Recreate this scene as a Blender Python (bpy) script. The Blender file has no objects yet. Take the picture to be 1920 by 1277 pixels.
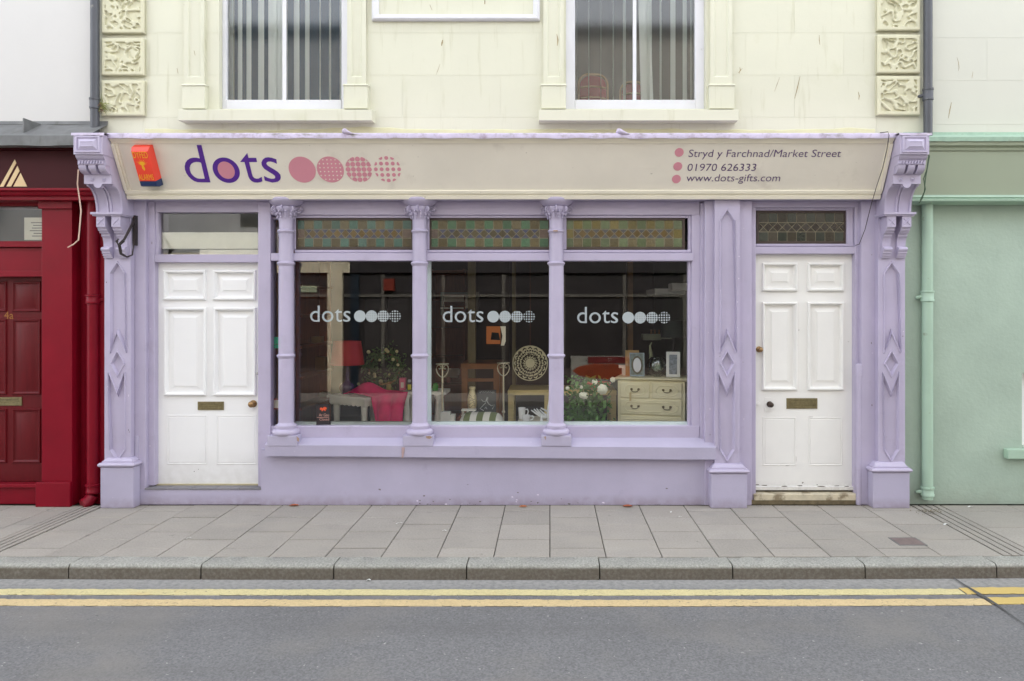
import bpy, bmesh, math, random
from mathutils import Vector, Matrix, noise
from mathutils.geometry import tessellate_polygon

random.seed(7)
S = bpy.context.scene
COL = S.collection
R = math.radians

# ------------------------------------------------------------------ camera, light, exposure
D, F, H = 6.6, 1376.0, 1.76          # camera distance to the facade (m), focal length in photo pixels, eye height (m)
VX, VY = 1031.0, 580.0               # where the camera axis meets the photo
cam_d = bpy.data.cameras.new('camera')
cam = bpy.data.objects.new('camera', cam_d); COL.objects.link(cam)
cam.location = (0, -D, H); cam.rotation_euler = (R(90), 0, 0)
cam_d.sensor_width = 36.0; cam_d.lens = 36.0 * F / 1920.0
cam_d.shift_x = -(VX - 960) / 1920.0
cam_d.shift_y = -(638.5 - VY) / 1920.0
cam_d.clip_start = 0.05; cam_d.clip_end = 600
S.camera = cam

SUN_EL, SUN_ROT = 45.0, 8.0         # the sun stands behind the shop: its front and the street before it lie in open shade
W = bpy.data.worlds.new('World'); S.world = W; W.use_nodes = True
nt = W.node_tree; nt.nodes.clear()
sky = nt.nodes.new('ShaderNodeTexSky'); sky.sky_type = 'NISHITA'; sky.sun_disc = False
sky.sun_elevation = R(SUN_EL); sky.sun_rotation = R(SUN_ROT)
sky.air_density = 1.0; sky.dust_density = 3.0; sky.ozone_density = 1.0
hs = nt.nodes.new('ShaderNodeHueSaturation'); hs.inputs['Saturation'].default_value = 0.22   # thin high cloud: a whitish sky
bg = nt.nodes.new('ShaderNodeBackground'); bg.inputs['Strength'].default_value = 0.15
wo = nt.nodes.new('ShaderNodeOutputWorld')
nt.links.new(sky.outputs[0], hs.inputs['Color']); nt.links.new(hs.outputs[0], bg.inputs['Color']); nt.links.new(bg.outputs[0], wo.inputs['Surface'])
sun_d = bpy.data.lights.new('sun', 'SUN'); sun_d.energy = 1.0; sun_d.angle = R(0.6); sun_d.color = (1.0, 0.95, 0.88)
sun = bpy.data.objects.new('sun', sun_d); COL.objects.link(sun)
_a, _e = R(SUN_ROT), R(SUN_EL)
_dir = Vector((-math.sin(_a) * math.cos(_e), -math.cos(_a) * math.cos(_e), -math.sin(_e)))
sun.rotation_euler = _dir.to_track_quat('-Z', 'Y').to_euler(); sun.location = (0, 20, 30)
S.view_settings.view_transform = 'Standard'; S.view_settings.look = 'None'
S.view_settings.exposure = 2.8; S.view_settings.gamma = 1.0; S.view_settings.use_curve_mapping = False
S.render.engine = 'CYCLES'
S.cycles.use_denoising = True
S.cycles.max_bounces = 10; S.cycles.diffuse_bounces = 5; S.cycles.transparent_max_bounces = 16
S.cycles.sample_clamp_indirect = 6.0

# ------------------------------------------------------------------ helpers
def PX(px, y): return (px - VX) * (D + y) / F
def PZ(py, y): return H - (py - VY) * (D + y) / F
def P(px, py, y): return (PX(px, y), y, PZ(py, y))
def lin(c):
    o = []
    for v in c:
        v /= 255.0
        o.append(v / 12.92 if v <= 0.04045 else ((v + 0.055) / 1.055) ** 2.4)
    return o

def inset(poly, d):
    n = len(poly); out = []
    A = sum(poly[i][0] * poly[(i + 1) % n][1] - poly[(i + 1) % n][0] * poly[i][1] for i in range(n))
    s = 1 if A > 0 else -1
    for i in range(n):
        p0, p1, p2 = Vector(poly[i - 1]), Vector(poly[i]), Vector(poly[(i + 1) % n])
        e1 = (p1 - p0).normalized(); e2 = (p2 - p1).normalized()
        n1 = Vector((-e1.y, e1.x)) * s; n2 = Vector((-e2.y, e2.x)) * s
        m = n1 + n2
        k = m.dot(n1)
        m = m / k if abs(k) > 0.15 else n1
        q = p1 + m * d
        out.append((q.x, q.y))
    return out

class MB:
    def __init__(s): s.v = []; s.f = []
    def add(s, vs, fs):
        o = len(s.v); s.v += [tuple(v) for v in vs]; s.f += [tuple(i + o for i in f) for f in fs]; return s
    def box(s, x0, x1, y0, y1, z0, z1):
        return s.add([(x0,y0,z0),(x1,y0,z0),(x1,y1,z0),(x0,y1,z0),(x0,y0,z1),(x1,y0,z1),(x1,y1,z1),(x0,y1,z1)],
                     [(0,1,5,4),(1,2,6,5),(2,3,7,6),(3,0,4,7),(4,5,6,7),(3,2,1,0)])
    def pbox(s, px0, px1, py0, py1, y0, y1):      # front face at depth y0 spans the photo rectangle, solid back to y1
        return s.box(PX(px0, y0), PX(px1, y0), y0, y1, PZ(py1, y0), PZ(py0, y0))
    def chbox(s, x0, x1, y0, y1, z0, z1, c):      # box with chamfered top edges
        vs = []; fs = []
        for (i, z) in ((0, z0), (0, z1 - c), (c, z1)):
            vs += [(x0+i,y0+i,z),(x1-i,y0+i,z),(x1-i,y1-i,z),(x0+i,y1-i,z)]
        for k in (0, 4):
            for j in range(4): fs.append((k+j, k+(j+1)%4, k+4+(j+1)%4, k+4+j))
        fs += [(8,9,10,11),(3,2,1,0)]
        return s.add(vs, fs)
    def prism(s, poly, a0, a1, axis='y', holes=()):
        def m(p, a):
            if axis == 'y': return (p[0], a, p[1])
            if axis == 'x': return (a, p[0], p[1])
            return (p[0], p[1], a)
        loops = [list(poly)] + [list(h) for h in holes]
        tris = tessellate_polygon([[Vector((p[0], p[1], 0)) for p in l] for l in loops])
        flat = [p for l in loops for p in l]
        n = len(flat)
        fs = [tuple(t) for t in tris] + [tuple(i + n for i in reversed(t)) for t in tris]
        o = 0
        for l in loops:
            k = len(l)
            for i in range(k): fs.append((o+i, o+(i+1)%k, n+o+(i+1)%k, n+o+i))
            o += k
        return s.add([m(p, a0) for p in flat] + [m(p, a1) for p in flat], fs)
    def nested(s, poly, steps, cap=True):         # steps: (inset, y); rings of the outline at those depths, last one capped
        rings = [(inset(poly, d) if d else list(poly), y) for d, y in steps]
        n = len(poly); vs = []; fs = []
        for r, y in rings: vs += [(p[0], y, p[1]) for p in r]
        for k in range(len(rings) - 1):
            for i in range(n): fs.append((k*n+i, k*n+(i+1)%n, (k+1)*n+(i+1)%n, (k+1)*n+i))
        if cap:
            b = (len(rings) - 1) * n
            for t in tessellate_polygon([[Vector((p[0], p[1], 0)) for p in rings[-1][0]]]): fs.append(tuple(b + i for i in t))
        return s.add(vs, fs)
    def rnest(s, x0, x1, z0, z1, steps, cap=True): return s.nested([(x0,z0),(x1,z0),(x1,z1),(x0,z1)], steps, cap)
    def lathe(s, prof, c=(0,0,0), seg=24, caps=True):
        vs = []; fs = []; n = len(prof)
        for r, z in prof:
            for k in range(seg):
                a = 2*math.pi*k/seg; vs.append((c[0]+r*math.cos(a), c[1]+r*math.sin(a), c[2]+z))
        for j in range(n-1):
            for k in range(seg): fs.append((j*seg+k, j*seg+(k+1)%seg, (j+1)*seg+(k+1)%seg, (j+1)*seg+k))
        if caps:
            fs.append(tuple(range(seg-1, -1, -1))); fs.append(tuple((n-1)*seg+k for k in range(seg)))
        return s.add(vs, fs)
    def rectloft(s, x0, x1, yf, yb, rings):
        vs = []; fs = []
        for o, z in rings: vs += [(x0-o, yf-o, z), (x1+o, yf-o, z), (x1+o, yb, z), (x0-o, yb, z)]
        for k in range(len(rings)-1):
            for j in range(4): fs.append((4*k+j, 4*k+(j+1) % 4, 4*k+4+(j+1) % 4, 4*k+4+j))
        k = 4*(len(rings)-1); fs += [(k, k+1, k+2, k+3), (3, 2, 1, 0)]
        return s.add(vs, fs)
    def ylathe(s, prof, c, seg=20):               # axis along y (knobs): prof of (r, y)
        vs = []; fs = []; n = len(prof)
        for r, y in prof:
            for k in range(seg):
                a = 2*math.pi*k/seg; vs.append((c[0]+r*math.cos(a), c[1]+y, c[2]+r*math.sin(a)))
        for j in range(n-1):
            for k in range(seg): fs.append((j*seg+k, j*seg+(k+1)%seg, (j+1)*seg+(k+1)%seg, (j+1)*seg+k))
        fs.append(tuple(range(seg-1, -1, -1))); fs.append(tuple((n-1)*seg+k for k in range(seg)))
        return s.add(vs, fs)
    def tube(s, pts, r, seg=8):
        pts = [Vector(p) for p in pts]; n = len(pts); vs = []; fs = []
        rr = r if isinstance(r, (list, tuple)) else [r]*n
        ref = Vector((0.13, 0.31, 0.94)).normalized()
        for i, p in enumerate(pts):
            t = (pts[min(i+1, n-1)] - pts[max(i-1, 0)]).normalized()
            a = t.cross(ref)
            if a.length < 0.05: a = t.cross(Vector((1, 0, 0)))
            a.normalize(); b = t.cross(a).normalized()
            for k in range(seg):
                q = 2*math.pi*k/seg; vs.append(p + (a*math.cos(q) + b*math.sin(q))*rr[i])
        for i in range(n-1):
            for k in range(seg): fs.append((i*seg+k, i*seg+(k+1)%seg, (i+1)*seg+(k+1)%seg, (i+1)*seg+k))
        fs.append(tuple(range(seg-1, -1, -1))); fs.append(tuple((n-1)*seg+k for k in range(seg)))
        return s.add(vs, fs)
    def ball(s, c, r, u=10, v=7, sc=(1,1,1)):
        prof = [(max(1e-4, math.sin(math.pi*j/v)), -math.cos(math.pi*j/v)) for j in range(v+1)]
        vs = []; fs = []
        for a, z in prof:
            for k in range(u):
                q = 2*math.pi*k/u; vs.append((c[0]+r*sc[0]*a*math.cos(q), c[1]+r*sc[1]*a*math.sin(q), c[2]+r*sc[2]*z))
        for j in range(v):
            for k in range(u): fs.append((j*u+k, j*u+(k+1)%u, (j+1)*u+(k+1)%u, (j+1)*u+k))
        return s.add(vs, fs)
    def disc(s, c, r, seg=28):                    # flat disc facing the street
        return s.add([(c[0]+r*math.cos(2*math.pi*k/seg), c[1], c[2]+r*math.sin(2*math.pi*k/seg)) for k in range(seg)], [tuple(range(seg))])
    def mesh(s, name, m, angle=32, bevel=0):
        me = bpy.data.meshes.new(name)
        me.from_pydata(s.v, [], s.f)
        bm = bmesh.new(); bm.from_mesh(me)
        bmesh.ops.remove_doubles(bm, verts=bm.verts, dist=1e-5)
        bmesh.ops.recalc_face_normals(bm, faces=bm.faces)
        if bevel:
            es = [e for e in bm.edges if len(e.link_faces) == 2 and e.calc_face_angle(0) > R(40)]
            bmesh.ops.bevel(bm, geom=es, offset=bevel, segments=2, profile=0.5, affect='EDGES', clamp_overlap=True)
        bm.to_mesh(me); bm.free()
        if angle:
            me.polygons.foreach_set('use_smooth', [True]*len(me.polygons))
            me.set_sharp_from_angle(angle=R(min(angle, 14) if bevel else angle))
        if m: me.materials.append(m)
        return me
    def obj(s, name, m, parent=None, angle=32, bevel=0, label=None, kind=None):
        o = bpy.data.objects.new(name, s.mesh(name, m, angle, bevel)); COL.objects.link(o)
        if parent: par(o, parent)
        if label: o['label'] = label
        if kind: o['kind'] = kind
        return o

def par(o, parent):
    o.parent = parent
    if parent.type == 'EMPTY': o.matrix_parent_inverse = Matrix.Translation(-Vector(parent.location))
def tag(o, label, cat, group=None):
    o['label'] = label; o['category'] = cat
    if group: o['group'] = group
    return o
def thing(name, label, cat, loc=(0,0,0), group=None):
    o = bpy.data.objects.new(name, None); COL.objects.link(o); o.location = loc; o.empty_display_size = 0.1
    return tag(o, label, cat, group)
def struct(o): o['kind'] = 'structure'; return o
def dup(root, loc, label=None):
    r = root.copy(); COL.objects.link(r); r.location = loc
    if label: r['label'] = label
    for ch in list(root.children):
        c = ch.copy(); COL.objects.link(c); c.parent = r
        for g in ch.children:
            d = g.copy(); COL.objects.link(d); d.parent = c
    return r

# ------------------------------------------------------------------ materials
def M(name, rgb, rough=0.5, var=0.06, vs=3.0, bump=0.0, bs=80.0, rand=0.0, spec=0.5, metal=0.0, dirt=None, stretch=None, fine=None, coat=0.0):
    m = bpy.data.materials.new(name); m.use_nodes = True
    t = m.node_tree; N = t.nodes; L = t.links
    b = N['Principled BSDF']
    b.inputs['Roughness'].default_value = rough; b.inputs['Metallic'].default_value = metal
    b.inputs['Specular IOR Level'].default_value = spec; b.inputs['Coat Weight'].default_value = coat
    geo = N.new('ShaderNodeNewGeometry'); pos = geo.outputs['Position']
    if stretch:
        mp = N.new('ShaderNodeMapping'); mp.inputs['Scale'].default_value = stretch
        L.new(pos, mp.inputs['Vector']); pos2 = mp.outputs[0]
    else: pos2 = pos
    rgbn = N.new('ShaderNodeRGB'); rgbn.outputs[0].default_value = (*lin(rgb), 1)
    out = rgbn.outputs[0]
    def nz(scale, detail, vec):
        n = N.new('ShaderNodeTexNoise'); n.inputs['Scale'].default_value = scale; n.inputs['Detail'].default_value = detail
        n.inputs['Roughness'].default_value = 0.6
        L.new(vec, n.inputs['Vector']); return n.outputs['Fac']
    def mr(src, a, c, lo, hi):
        r = N.new('ShaderNodeMapRange'); r.inputs[1].default_value = a; r.inputs[2].default_value = c
        r.inputs[3].default_value = lo; r.inputs[4].default_value = hi; L.new(src, r.inputs[0]); return r.outputs[0]
    def mul(col, fac):
        x = N.new('ShaderNodeMix'); x.data_type = 'RGBA'; x.blend_type = 'MULTIPLY'; x.inputs[0].default_value = 1.0
        L.new(col, x.inputs[6]); L.new(fac, x.inputs[7]); return x.outputs[2]
    if var: out = mul(out, mr(nz(vs, 5, pos2), 0.3, 0.7, 1 - var, 1 + var))
    if fine: out = mul(out, mr(nz(fine[0], 2, pos), 0.3, 0.7, 1 - fine[1], 1 + fine[1]))
    if rand:
        oi = N.new('ShaderNodeObjectInfo'); out = mul(out, mr(oi.outputs['Random'], 0, 1, 1 - rand, 1 + rand))
    for dd in (dirt if isinstance(dirt, list) else [dirt] if dirt else []):
        sc, lo, hi, c2, amt = dd[:5]
        vec = pos
        if len(dd) > 5:
            mp = N.new('ShaderNodeMapping'); mp.inputs['Scale'].default_value = dd[5]; L.new(pos, mp.inputs['Vector']); vec = mp.outputs[0]
        x = N.new('ShaderNodeMix'); x.data_type = 'RGBA'
        L.new(mr(nz(sc, 6, vec), lo, hi, 0, amt), x.inputs[0]); L.new(out, x.inputs[6]); x.inputs[7].default_value = (*lin(c2), 1)
        out = x.outputs[2]
    L.new(out, b.inputs['Base Color'])
    if bump:
        bn = N.new('ShaderNodeBump'); bn.inputs['Strength'].default_value = bump; bn.inputs['Distance'].default_value = 0.004
        L.new(nz(bs, 4, pos), bn.inputs['Height']); L.new(bn.outputs[0], b.inputs['Normal'])
    m['out'] = out.node.name
    return m

def zdirt(m, axis, a, c, rgb, amt, scale=9.0, floor=0.35):     # weathering that hugs a height or a distance: dirt on a kerb face, dust in a gutter
    t = m.node_tree; N = t.nodes; L = t.links; b = N['Principled BSDF']
    src = b.inputs['Base Color'].links[0].from_socket
    geo = N.new('ShaderNodeNewGeometry'); sp = N.new('ShaderNodeSeparateXYZ'); L.new(geo.outputs['Position'], sp.inputs[0])
    n = N.new('ShaderNodeTexNoise'); n.inputs['Scale'].default_value = scale; n.inputs['Detail'].default_value = 5; L.new(geo.outputs['Position'], n.inputs['Vector'])
    r = N.new('ShaderNodeMapRange'); r.inputs[1].default_value = a; r.inputs[2].default_value = c
    L.new(sp.outputs[axis], r.inputs[0])
    mu = N.new('ShaderNodeMath'); mu.operation = 'MULTIPLY'; L.new(r.outputs[0], mu.inputs[0])
    r2 = N.new('ShaderNodeMapRange'); r2.inputs[1].default_value = 0.3; r2.inputs[2].default_value = 0.6; r2.inputs[3].default_value = floor*amt; r2.inputs[4].default_value = amt
    L.new(n.outputs['Fac'], r2.inputs[0]); L.new(r2.outputs[0], mu.inputs[1])
    x = N.new('ShaderNodeMix'); x.data_type = 'RGBA'; L.new(mu.outputs[0], x.inputs[0]); L.new(src, x.inputs[6]); x.inputs[7].default_value = (*lin(rgb), 1)
    L.new(x.outputs[2], b.inputs['Base Color'])
    return m

def glass(name, tint=(0.93, 0.96, 0.94), k=1.7, rough=0.0):
    m = bpy.data.materials.new(name); m.use_nodes = True
    t = m.node_tree; N = t.nodes; L = t.links; N.clear()
    o = N.new('ShaderNodeOutputMaterial'); mx = N.new('ShaderNodeMixShader'); tr = N.new('ShaderNodeBsdfTransparent'); gl = N.new('ShaderNodeBsdfGlossy')
    fr = N.new('ShaderNodeFresnel'); fr.inputs['IOR'].default_value = 1.5
    mu = N.new('ShaderNodeMath'); mu.operation = 'MULTIPLY'; mu.inputs[1].default_value = k; mu.use_clamp = True
    tr.inputs[0].default_value = (*tint, 1); gl.inputs['Roughness'].default_value = rough; gl.inputs['Color'].default_value = (1, 1, 1, 1)
    L.new(fr.outputs[0], mu.inputs[0]); L.new(mu.outputs[0], mx.inputs[0]); L.new(tr.outputs[0], mx.inputs[1]); L.new(gl.outputs[0], mx.inputs[2]); L.new(mx.outputs[0], o.inputs[0])
    return m

LILAC = M('lilac_paint', (180, 172, 195), 0.38, 0.05, 2.2, 0.10, 40, dirt=[(7, 0.60, 0.8, (150, 138, 160), 0.4), (3.2, 0.52, 0.72, (190, 180, 206), 0.5), (30, 0.74, 0.76, (214, 208, 222), 0.6)])
zdirt(LILAC, 2, 0.30, 0.0, (150, 142, 152), 0.4, 18)
LILAC_ROUGH = M('lilac_masonry_paint', (174, 168, 190), 0.55, 0.06, 2.0, 0.35, 60, dirt=[(5, 0.64, 0.78, (150, 140, 165), 0.4), (34, 0.725, 0.745, (224, 218, 230), 0.7), (20, 0.74, 0.76, (110, 100, 110), 0.6)])
zdirt(LILAC_ROUGH, 2, 0.10, 0.0, (140, 128, 140), 0.75, 14)
LEADPAINT = M('lilac_painted_lead', (192, 182, 204), 0.5, 0.12, 9, 0.6, 25, dirt=[(8, 0.56, 0.70, (104, 98, 70), 0.7, (1, 1, 3)), (16, 0.52, 0.72, (130, 108, 122), 0.6)])
CREAM2 = M('pale_cream_moulding', (236, 230, 212), 0.42, 0.04, 3, 0.05, 60, dirt=[(26, 0.72, 0.75, (120, 112, 100), 0.6)])
CREAM = M('cream_sign_paint', (225, 219, 206), 0.45, 0.05, 1.6, 0.05, 60, dirt=[(22, 0.70, 0.74, (140, 130, 118), 0.5), (3, 0.6, 0.75, (180, 170, 158), 0.4)])
YELLOW = M('pale_yellow_masonry_paint', (207, 206, 186), 0.6, 0.025, 1.2, 0.15, 30, rand=0.015, dirt=[(2.2, 0.60, 0.78, (192, 192, 162), 0.6), (3.0, 0.58, 0.74, (176, 173, 140), 0.5, (5, 1, 0.5))])
QUOIN = M('pale_yellow_carved_stone', (203, 200, 172), 0.6, 0.04, 4, 0.25, 60)
WHITEWALL = M('white_masonry_paint', (200, 198, 195), 0.6, 0.02, 1.0, 0.12, 30, dirt=[(3, 0.66, 0.8, (190, 188, 180), 0.5)])
CREAMWALL = M('cream_masonry_paint', (200, 200, 188), 0.6, 0.02, 1.0, 0.15, 30, rand=0.012, dirt=[(2.6, 0.66, 0.76, (188, 184, 158), 0.5)])
WHITE = M('white_gloss_paint', (236, 236, 236), 0.32, 0.015, 2, 0.05, 30, dirt=[(18, 0.72, 0.76, (190, 188, 182), 0.5)])
zdirt(WHITE, 2, 0.5, 0.14, (196, 194, 188), 0.5, 14)
WHITE_SASH = M('white_sash_paint', (212, 212, 216), 0.4, 0.03, 4, 0.05, 30, dirt=[(18, 0.70, 0.75, (170, 168, 160), 0.5)])
WHITE_WORN = M('worn_white_paint', (232, 231, 227), 0.4, 0.03, 3, 0.1, 30, dirt=[(16, 0.70, 0.74, (150, 146, 136), 0.6)])
zdirt(WHITE_WORN, 2, 0.20, 0.10, (120, 112, 98), 0.35, 40)
RED = M('crimson_gloss_paint', (123, 11, 31), 0.36, 0.10, 2.5, 0.10, 30, spec=0.22)
REDDOOR = M('red_stained_door', (94, 14, 22), 0.4, 0.14, 6, 0.08, 60, spec=0.25, stretch=(6, 6, 0.6))
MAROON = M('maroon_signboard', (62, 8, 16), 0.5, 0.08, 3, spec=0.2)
GREEN = M('mint_green_render', (163, 181, 166), 0.55, 0.09, 1.6, 0.9, 28, dirt=[(2.4, 0.55, 0.75, (152, 170, 156), 0.6)])
zdirt(GREEN, 2, 0.25, 0.0, (140, 146, 132), 0.5, 10)
GREENTRIM = M('mint_green_paint', (163, 189, 169), 0.42, 0.05, 4, 0.1, 40, dirt=[(14, 0.66, 0.72, (120, 120, 96), 0.5)])
SAGE = M('sage_signboard', (140, 149, 127), 0.5, 0.03, 1.5)
VERDIGRIS = M('green_painted_lead', (156, 184, 164), 0.6, 0.15, 12, 0.5, 30, dirt=[(12, 0.55, 0.72, (126, 136, 116), 0.6)])
IRONPIPE = M('grey_black_cast_iron', (72, 74, 80), 0.38, 0.12, 5, 0.15, 40, dirt=[(10, 0.66, 0.72, (150, 146, 136), 0.7)])
LEAD = M('weathered_lead', (104, 105, 105), 0.6, 0.25, 6, 0.3, 20, dirt=[(4, 0.55, 0.7, (84, 86, 78), 0.8, (4, 1, 1))])
BLACKIRON = M('rusty_black_iron', (44, 36, 36), 0.6, 0.3, 30, 0.3, 90)
PURPLE = M('purple_vinyl', (82, 36, 140), 0.4, 0.02)
PURPLE2 = M('dull_purple_vinyl', (86, 60, 108), 0.4, 0.02)
PINK = M('pink_vinyl', (206, 138, 152), 0.45, 0.03)
FROST = M('frosted_vinyl', (170, 178, 180), 0.6, 0.02, spec=0.1)
BRASS = M('dull_brass', (130, 120, 88), 0.42, 0.2, 40, 0.1, 60, metal=0.6)
BRASSKNOB = M('brown_brass', (150, 120, 82), 0.3, 0.1, 40, metal=0.7)
MINTFRAME = M('pale_mint_frame', (214, 228, 224), 0.45, 0.02)
SLATE = M('grey_quarry_tile', (118, 116, 120), 0.6, 0.12, 20, 0.2, 60, rand=0.1)
TIMBER = M('weathered_threshold_timber', (196, 186, 162), 0.7, 0.15, 12, 0.3, 60, dirt=[(9, 0.52, 0.64, (120, 104, 78), 0.8)])
SLAB = M('concrete_paving', (149, 144, 136), 0.8, 0.07, 2.2, 0.35, 140, rand=0.075, fine=(70, 0.12),
         dirt=[(11, 0.655, 0.70, (108, 104, 98), 0.55), (1.3, 0.48, 0.66, (154, 148, 138), 0.6, (1, 3, 1)), (2.0, 0.55, 0.75, (140, 137, 131), 0.6), (26, 0.715, 0.73, (66, 63, 60), 0.75), (30, 0.72, 0.735, (190, 188, 182), 0.6)])
zdirt(SLAB, 1, -0.16, 0.02, (148, 140, 126), 0.55, 20)
JOINT = M('mossy_joint', (50, 48, 36), 0.9, 0.3, 14, 0.3, 90)
GRANITE = M('granite_kerb', (146, 146, 139), 0.75, 0.06, 5, 0.6, 90, rand=0.05, fine=(75, 0.30))
zdirt(GRANITE, 2, -0.012, -0.030, (84, 75, 63), 0.92, 45, 0.78)
ASPHALT = M('worn_asphalt', (107, 107, 108), 0.9, 0.07, 1.3, 0.8, 80, spec=0.3, fine=(85, 0.26),
            dirt=[(9, 0.66, 0.76, (78, 78, 78), 0.5), (34, 0.665, 0.71, (176, 176, 172), 0.75), (1.1, 0.5, 0.72, (122, 119, 114), 0.7), (24, 0.68, 0.72, (62, 62, 62), 0.6), (0.9, 0.5, 0.72, (92, 91, 90), 0.5, (0.12, 1.6, 1))])
zdirt(ASPHALT, 1, -1.86, -1.62, (156, 155, 151), 0.75, 30)
YLINE = M('road_yellow', (192, 182, 136), 0.7, 0.06, 4, 0.5, 200, fine=(70, 0.12), dirt=[(38, 0.62, 0.67, (128, 120, 100), 0.85), (5, 0.60, 0.74, (190, 164, 112), 0.6)])
YLINE2 = M('road_yellow_ochre', (190, 170, 128), 0.7, 0.06, 4, 0.5, 200, fine=(70, 0.12), dirt=[(38, 0.62, 0.67, (128, 116, 96), 0.85), (5, 0.60, 0.74, (182, 150, 104), 0.6)])
YLINE3 = M('road_yellow_fresh', (188, 164, 98), 0.65, 0.05, 4, 0.4, 200, fine=(200, 0.08), dirt=[(30, 0.68, 0.72, (150, 126, 70), 0.7)])
GLASS = glass('shop_glass', (0.98, 0.985, 0.98), k=2.1)
GLASSUP = glass('old_window_glass', (0.97, 0.98, 0.98), k=1.7, rough=0.07)
# ------------------------------------------------------------------ street
def yc(x): return 0.0031*x*x if x > 0 else 0.0012*x*x       # the kerb bows slightly
KY, RZ = -1.391, -0.10
g = struct(MB().box(-120, 120, -160, 120, -0.9, -0.45).obj('ground', M('far_ground', (120, 118, 112), 0.9)))
road = MB()
xs = [-40 + i*1.0 for i in range(81)]
for i in range(80):
    a, b = xs[i], xs[i+1]
    ya, yb = KY - 0.10 + yc(max(-6, min(6, a))), KY - 0.10 + yc(max(-6, min(6, b)))
    road.add([(a,-7.25,RZ),(b,-7.25,RZ),(b,yb,RZ),(a,ya,RZ)], [(0,1,2,3)])
road = struct(road.obj('road', ASPHALT))

def ribbon(name, x0, x1, yA, yB, m, z, off=0.0, jag=0.0075):
    mb = MB(); n = int((x1-x0)/0.03); vs = []; fs = []
    for i in range(n+1):
        x = x0 + (x1-x0)*i/n; c = yc(x)*0.75 + off + 0.007*noise.noise(Vector((x*0.7, off*9, 1)))
        vs += [(x, yA + c + random.uniform(-jag, jag), z), (x, yB + c + random.uniform(-jag, jag)*0.8, z)]
        vs += [(x, yA + c, z-0.004), (x, yB + c, z-0.004)]
    for i in range(n):
        o = 4*i
        fs += [(o, o+4, o+5, o+1), (o, o+2, o+6, o+4), (o+1, o+5, o+7, o+3)]
    return mb.add(vs, fs).obj(name, m, road)
ribbon('yellow_line', -6.5, 2.71, -1.834, -1.740, YLINE, RZ+0.004)
ribbon('yellow_line', -6.5, 2.78, -2.008, -1.909, YLINE2, RZ+0.004)
ribbon('yellow_line', 2.72, 6.5, -1.838, -1.730, YLINE3, RZ+0.005, 0.006)['label'] = 'brighter repainted stretch of yellow line'
ribbon('yellow_line', 2.79, 6.5, -2.006, -1.902, YLINE3, RZ+0.005, 0.010)['label'] = 'brighter repainted stretch of yellow line'
def RP(px, py):
    d = F*(H-RZ)/(py-VY); return ((px-VX)*d/F, d-D)
sm = MB()
q = [RP(1782,1081), RP(1806,1097), RP(1838,1117), RP(1868,1135), RP(1893,1153), RP(1945,1190)]
wd = [0.004, 0.006, 0.018, 0.010, 0.004, 0.003]
for i in range(len(q)-1):
    sm.add([(q[i][0]-wd[i], q[i][1], RZ+0.008), (q[i+1][0]-wd[i+1], q[i+1][1], RZ+0.008), (q[i+1][0]+wd[i+1], q[i+1][1], RZ+0.008), (q[i][0]+wd[i], q[i][1], RZ+0.008)], [(0,1,2,3)])
sm.obj('tar_seam', M('tar', (74, 74, 75), 0.8, 0.15, 20), road)

pave = MB()
for i in range(80):
    a, b = xs[i], xs[i+1]
    ya, yb = KY + yc(max(-6, min(6, a))), KY + yc(max(-6, min(6, b)))
    pave.add([(a,ya,-0.010),(b,yb,-0.010),(b,0.3,-0.010),(a,0.3,-0.010)], [(0,1,2,3)])
pave = struct(pave.obj('pavement', JOINT))
kerb = MB()
for i in range(80):
    a, b = xs[i], xs[i+1]
    ya, yb = yc(max(-6, min(6, a))), yc(max(-6, min(6, b)))
    vs = [(a,KY-0.150+ya,-0.3),(b,KY-0.150+yb,-0.3),(b,KY-0.150+yb,-0.012),(a,KY-0.150+ya,-0.012),(b,KY+0.02+yb,-0.012),(a,KY+0.02+ya,-0.012)]
    kerb.add(vs, [(0,1,2,3),(3,2,4,5)])
kerb = struct(kerb.obj('kerb', JOINT))
def kerb_mesh():
    L = 0.906; n = 20; vs = []; fs = []
    prof = [(0,-0.25),(0,-0.006),(-0.004,0),(-0.138,0.0),(-0.150,-0.003),(-0.160,-0.011),(-0.166,-0.024),(-0.170,-0.25)]
    rr = random.Random(3)
    for i in range(n+1):
        for k, (y, z) in enumerate(prof):
            j = 0.0025 if 2 <= k <= 6 else 0
            vs.append((L*i/n, y + rr.uniform(-j, j), z + rr.uniform(-j, j)))
    m = len(prof)
    for i in range(n):
        for k in range(m-1): fs.append((i*m+k, (i+1)*m+k, (i+1)*m+k+1, i*m+k+1))
    fs += [tuple(range(m)), tuple(n*m+k for k in range(m))]
    return MB().add(vs, fs).mesh('kerb_stone', GRANITE, 50)
km = kerb_mesh()
for k in range(-7, 8):
    x = -0.572 + 0.9144*k
    o = bpy.data.objects.new('kerb_stone', km); COL.objects.link(o)
    o.location = (x+0.004, KY + yc(x), random.uniform(-0.002, 0.002)); o.rotation_euler = (0, 0, math.atan2(yc(x+0.9144)-yc(x), 0.9144))
    o.parent = kerb
_sc = {}
def slab(x0, x1, y0, y1):
    g_ = 0.0032; gy = 0.0065
    w, h = round(x1-x0-2*g_, 4), round(y1-y0-2*gy, 4)
    if h < 0.03: return
    if (w, h) not in _sc: _sc[(w, h)] = MB().chbox(-w/2, w/2, -h/2, h/2, -0.05, 0, 0.003).mesh('paving_slab', SLAB)
    o = bpy.data.objects.new('paving_slab', _sc[(w, h)]); COL.objects.link(o)
    o.location = ((x0+x1)/2, (y0+y1)/2, random.uniform(-0.0015, 0.0015))
    o.rotation_euler = (random.uniform(-0.003, 0.003), random.uniform(-0.003, 0.003), 0); o.parent = pave
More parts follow.
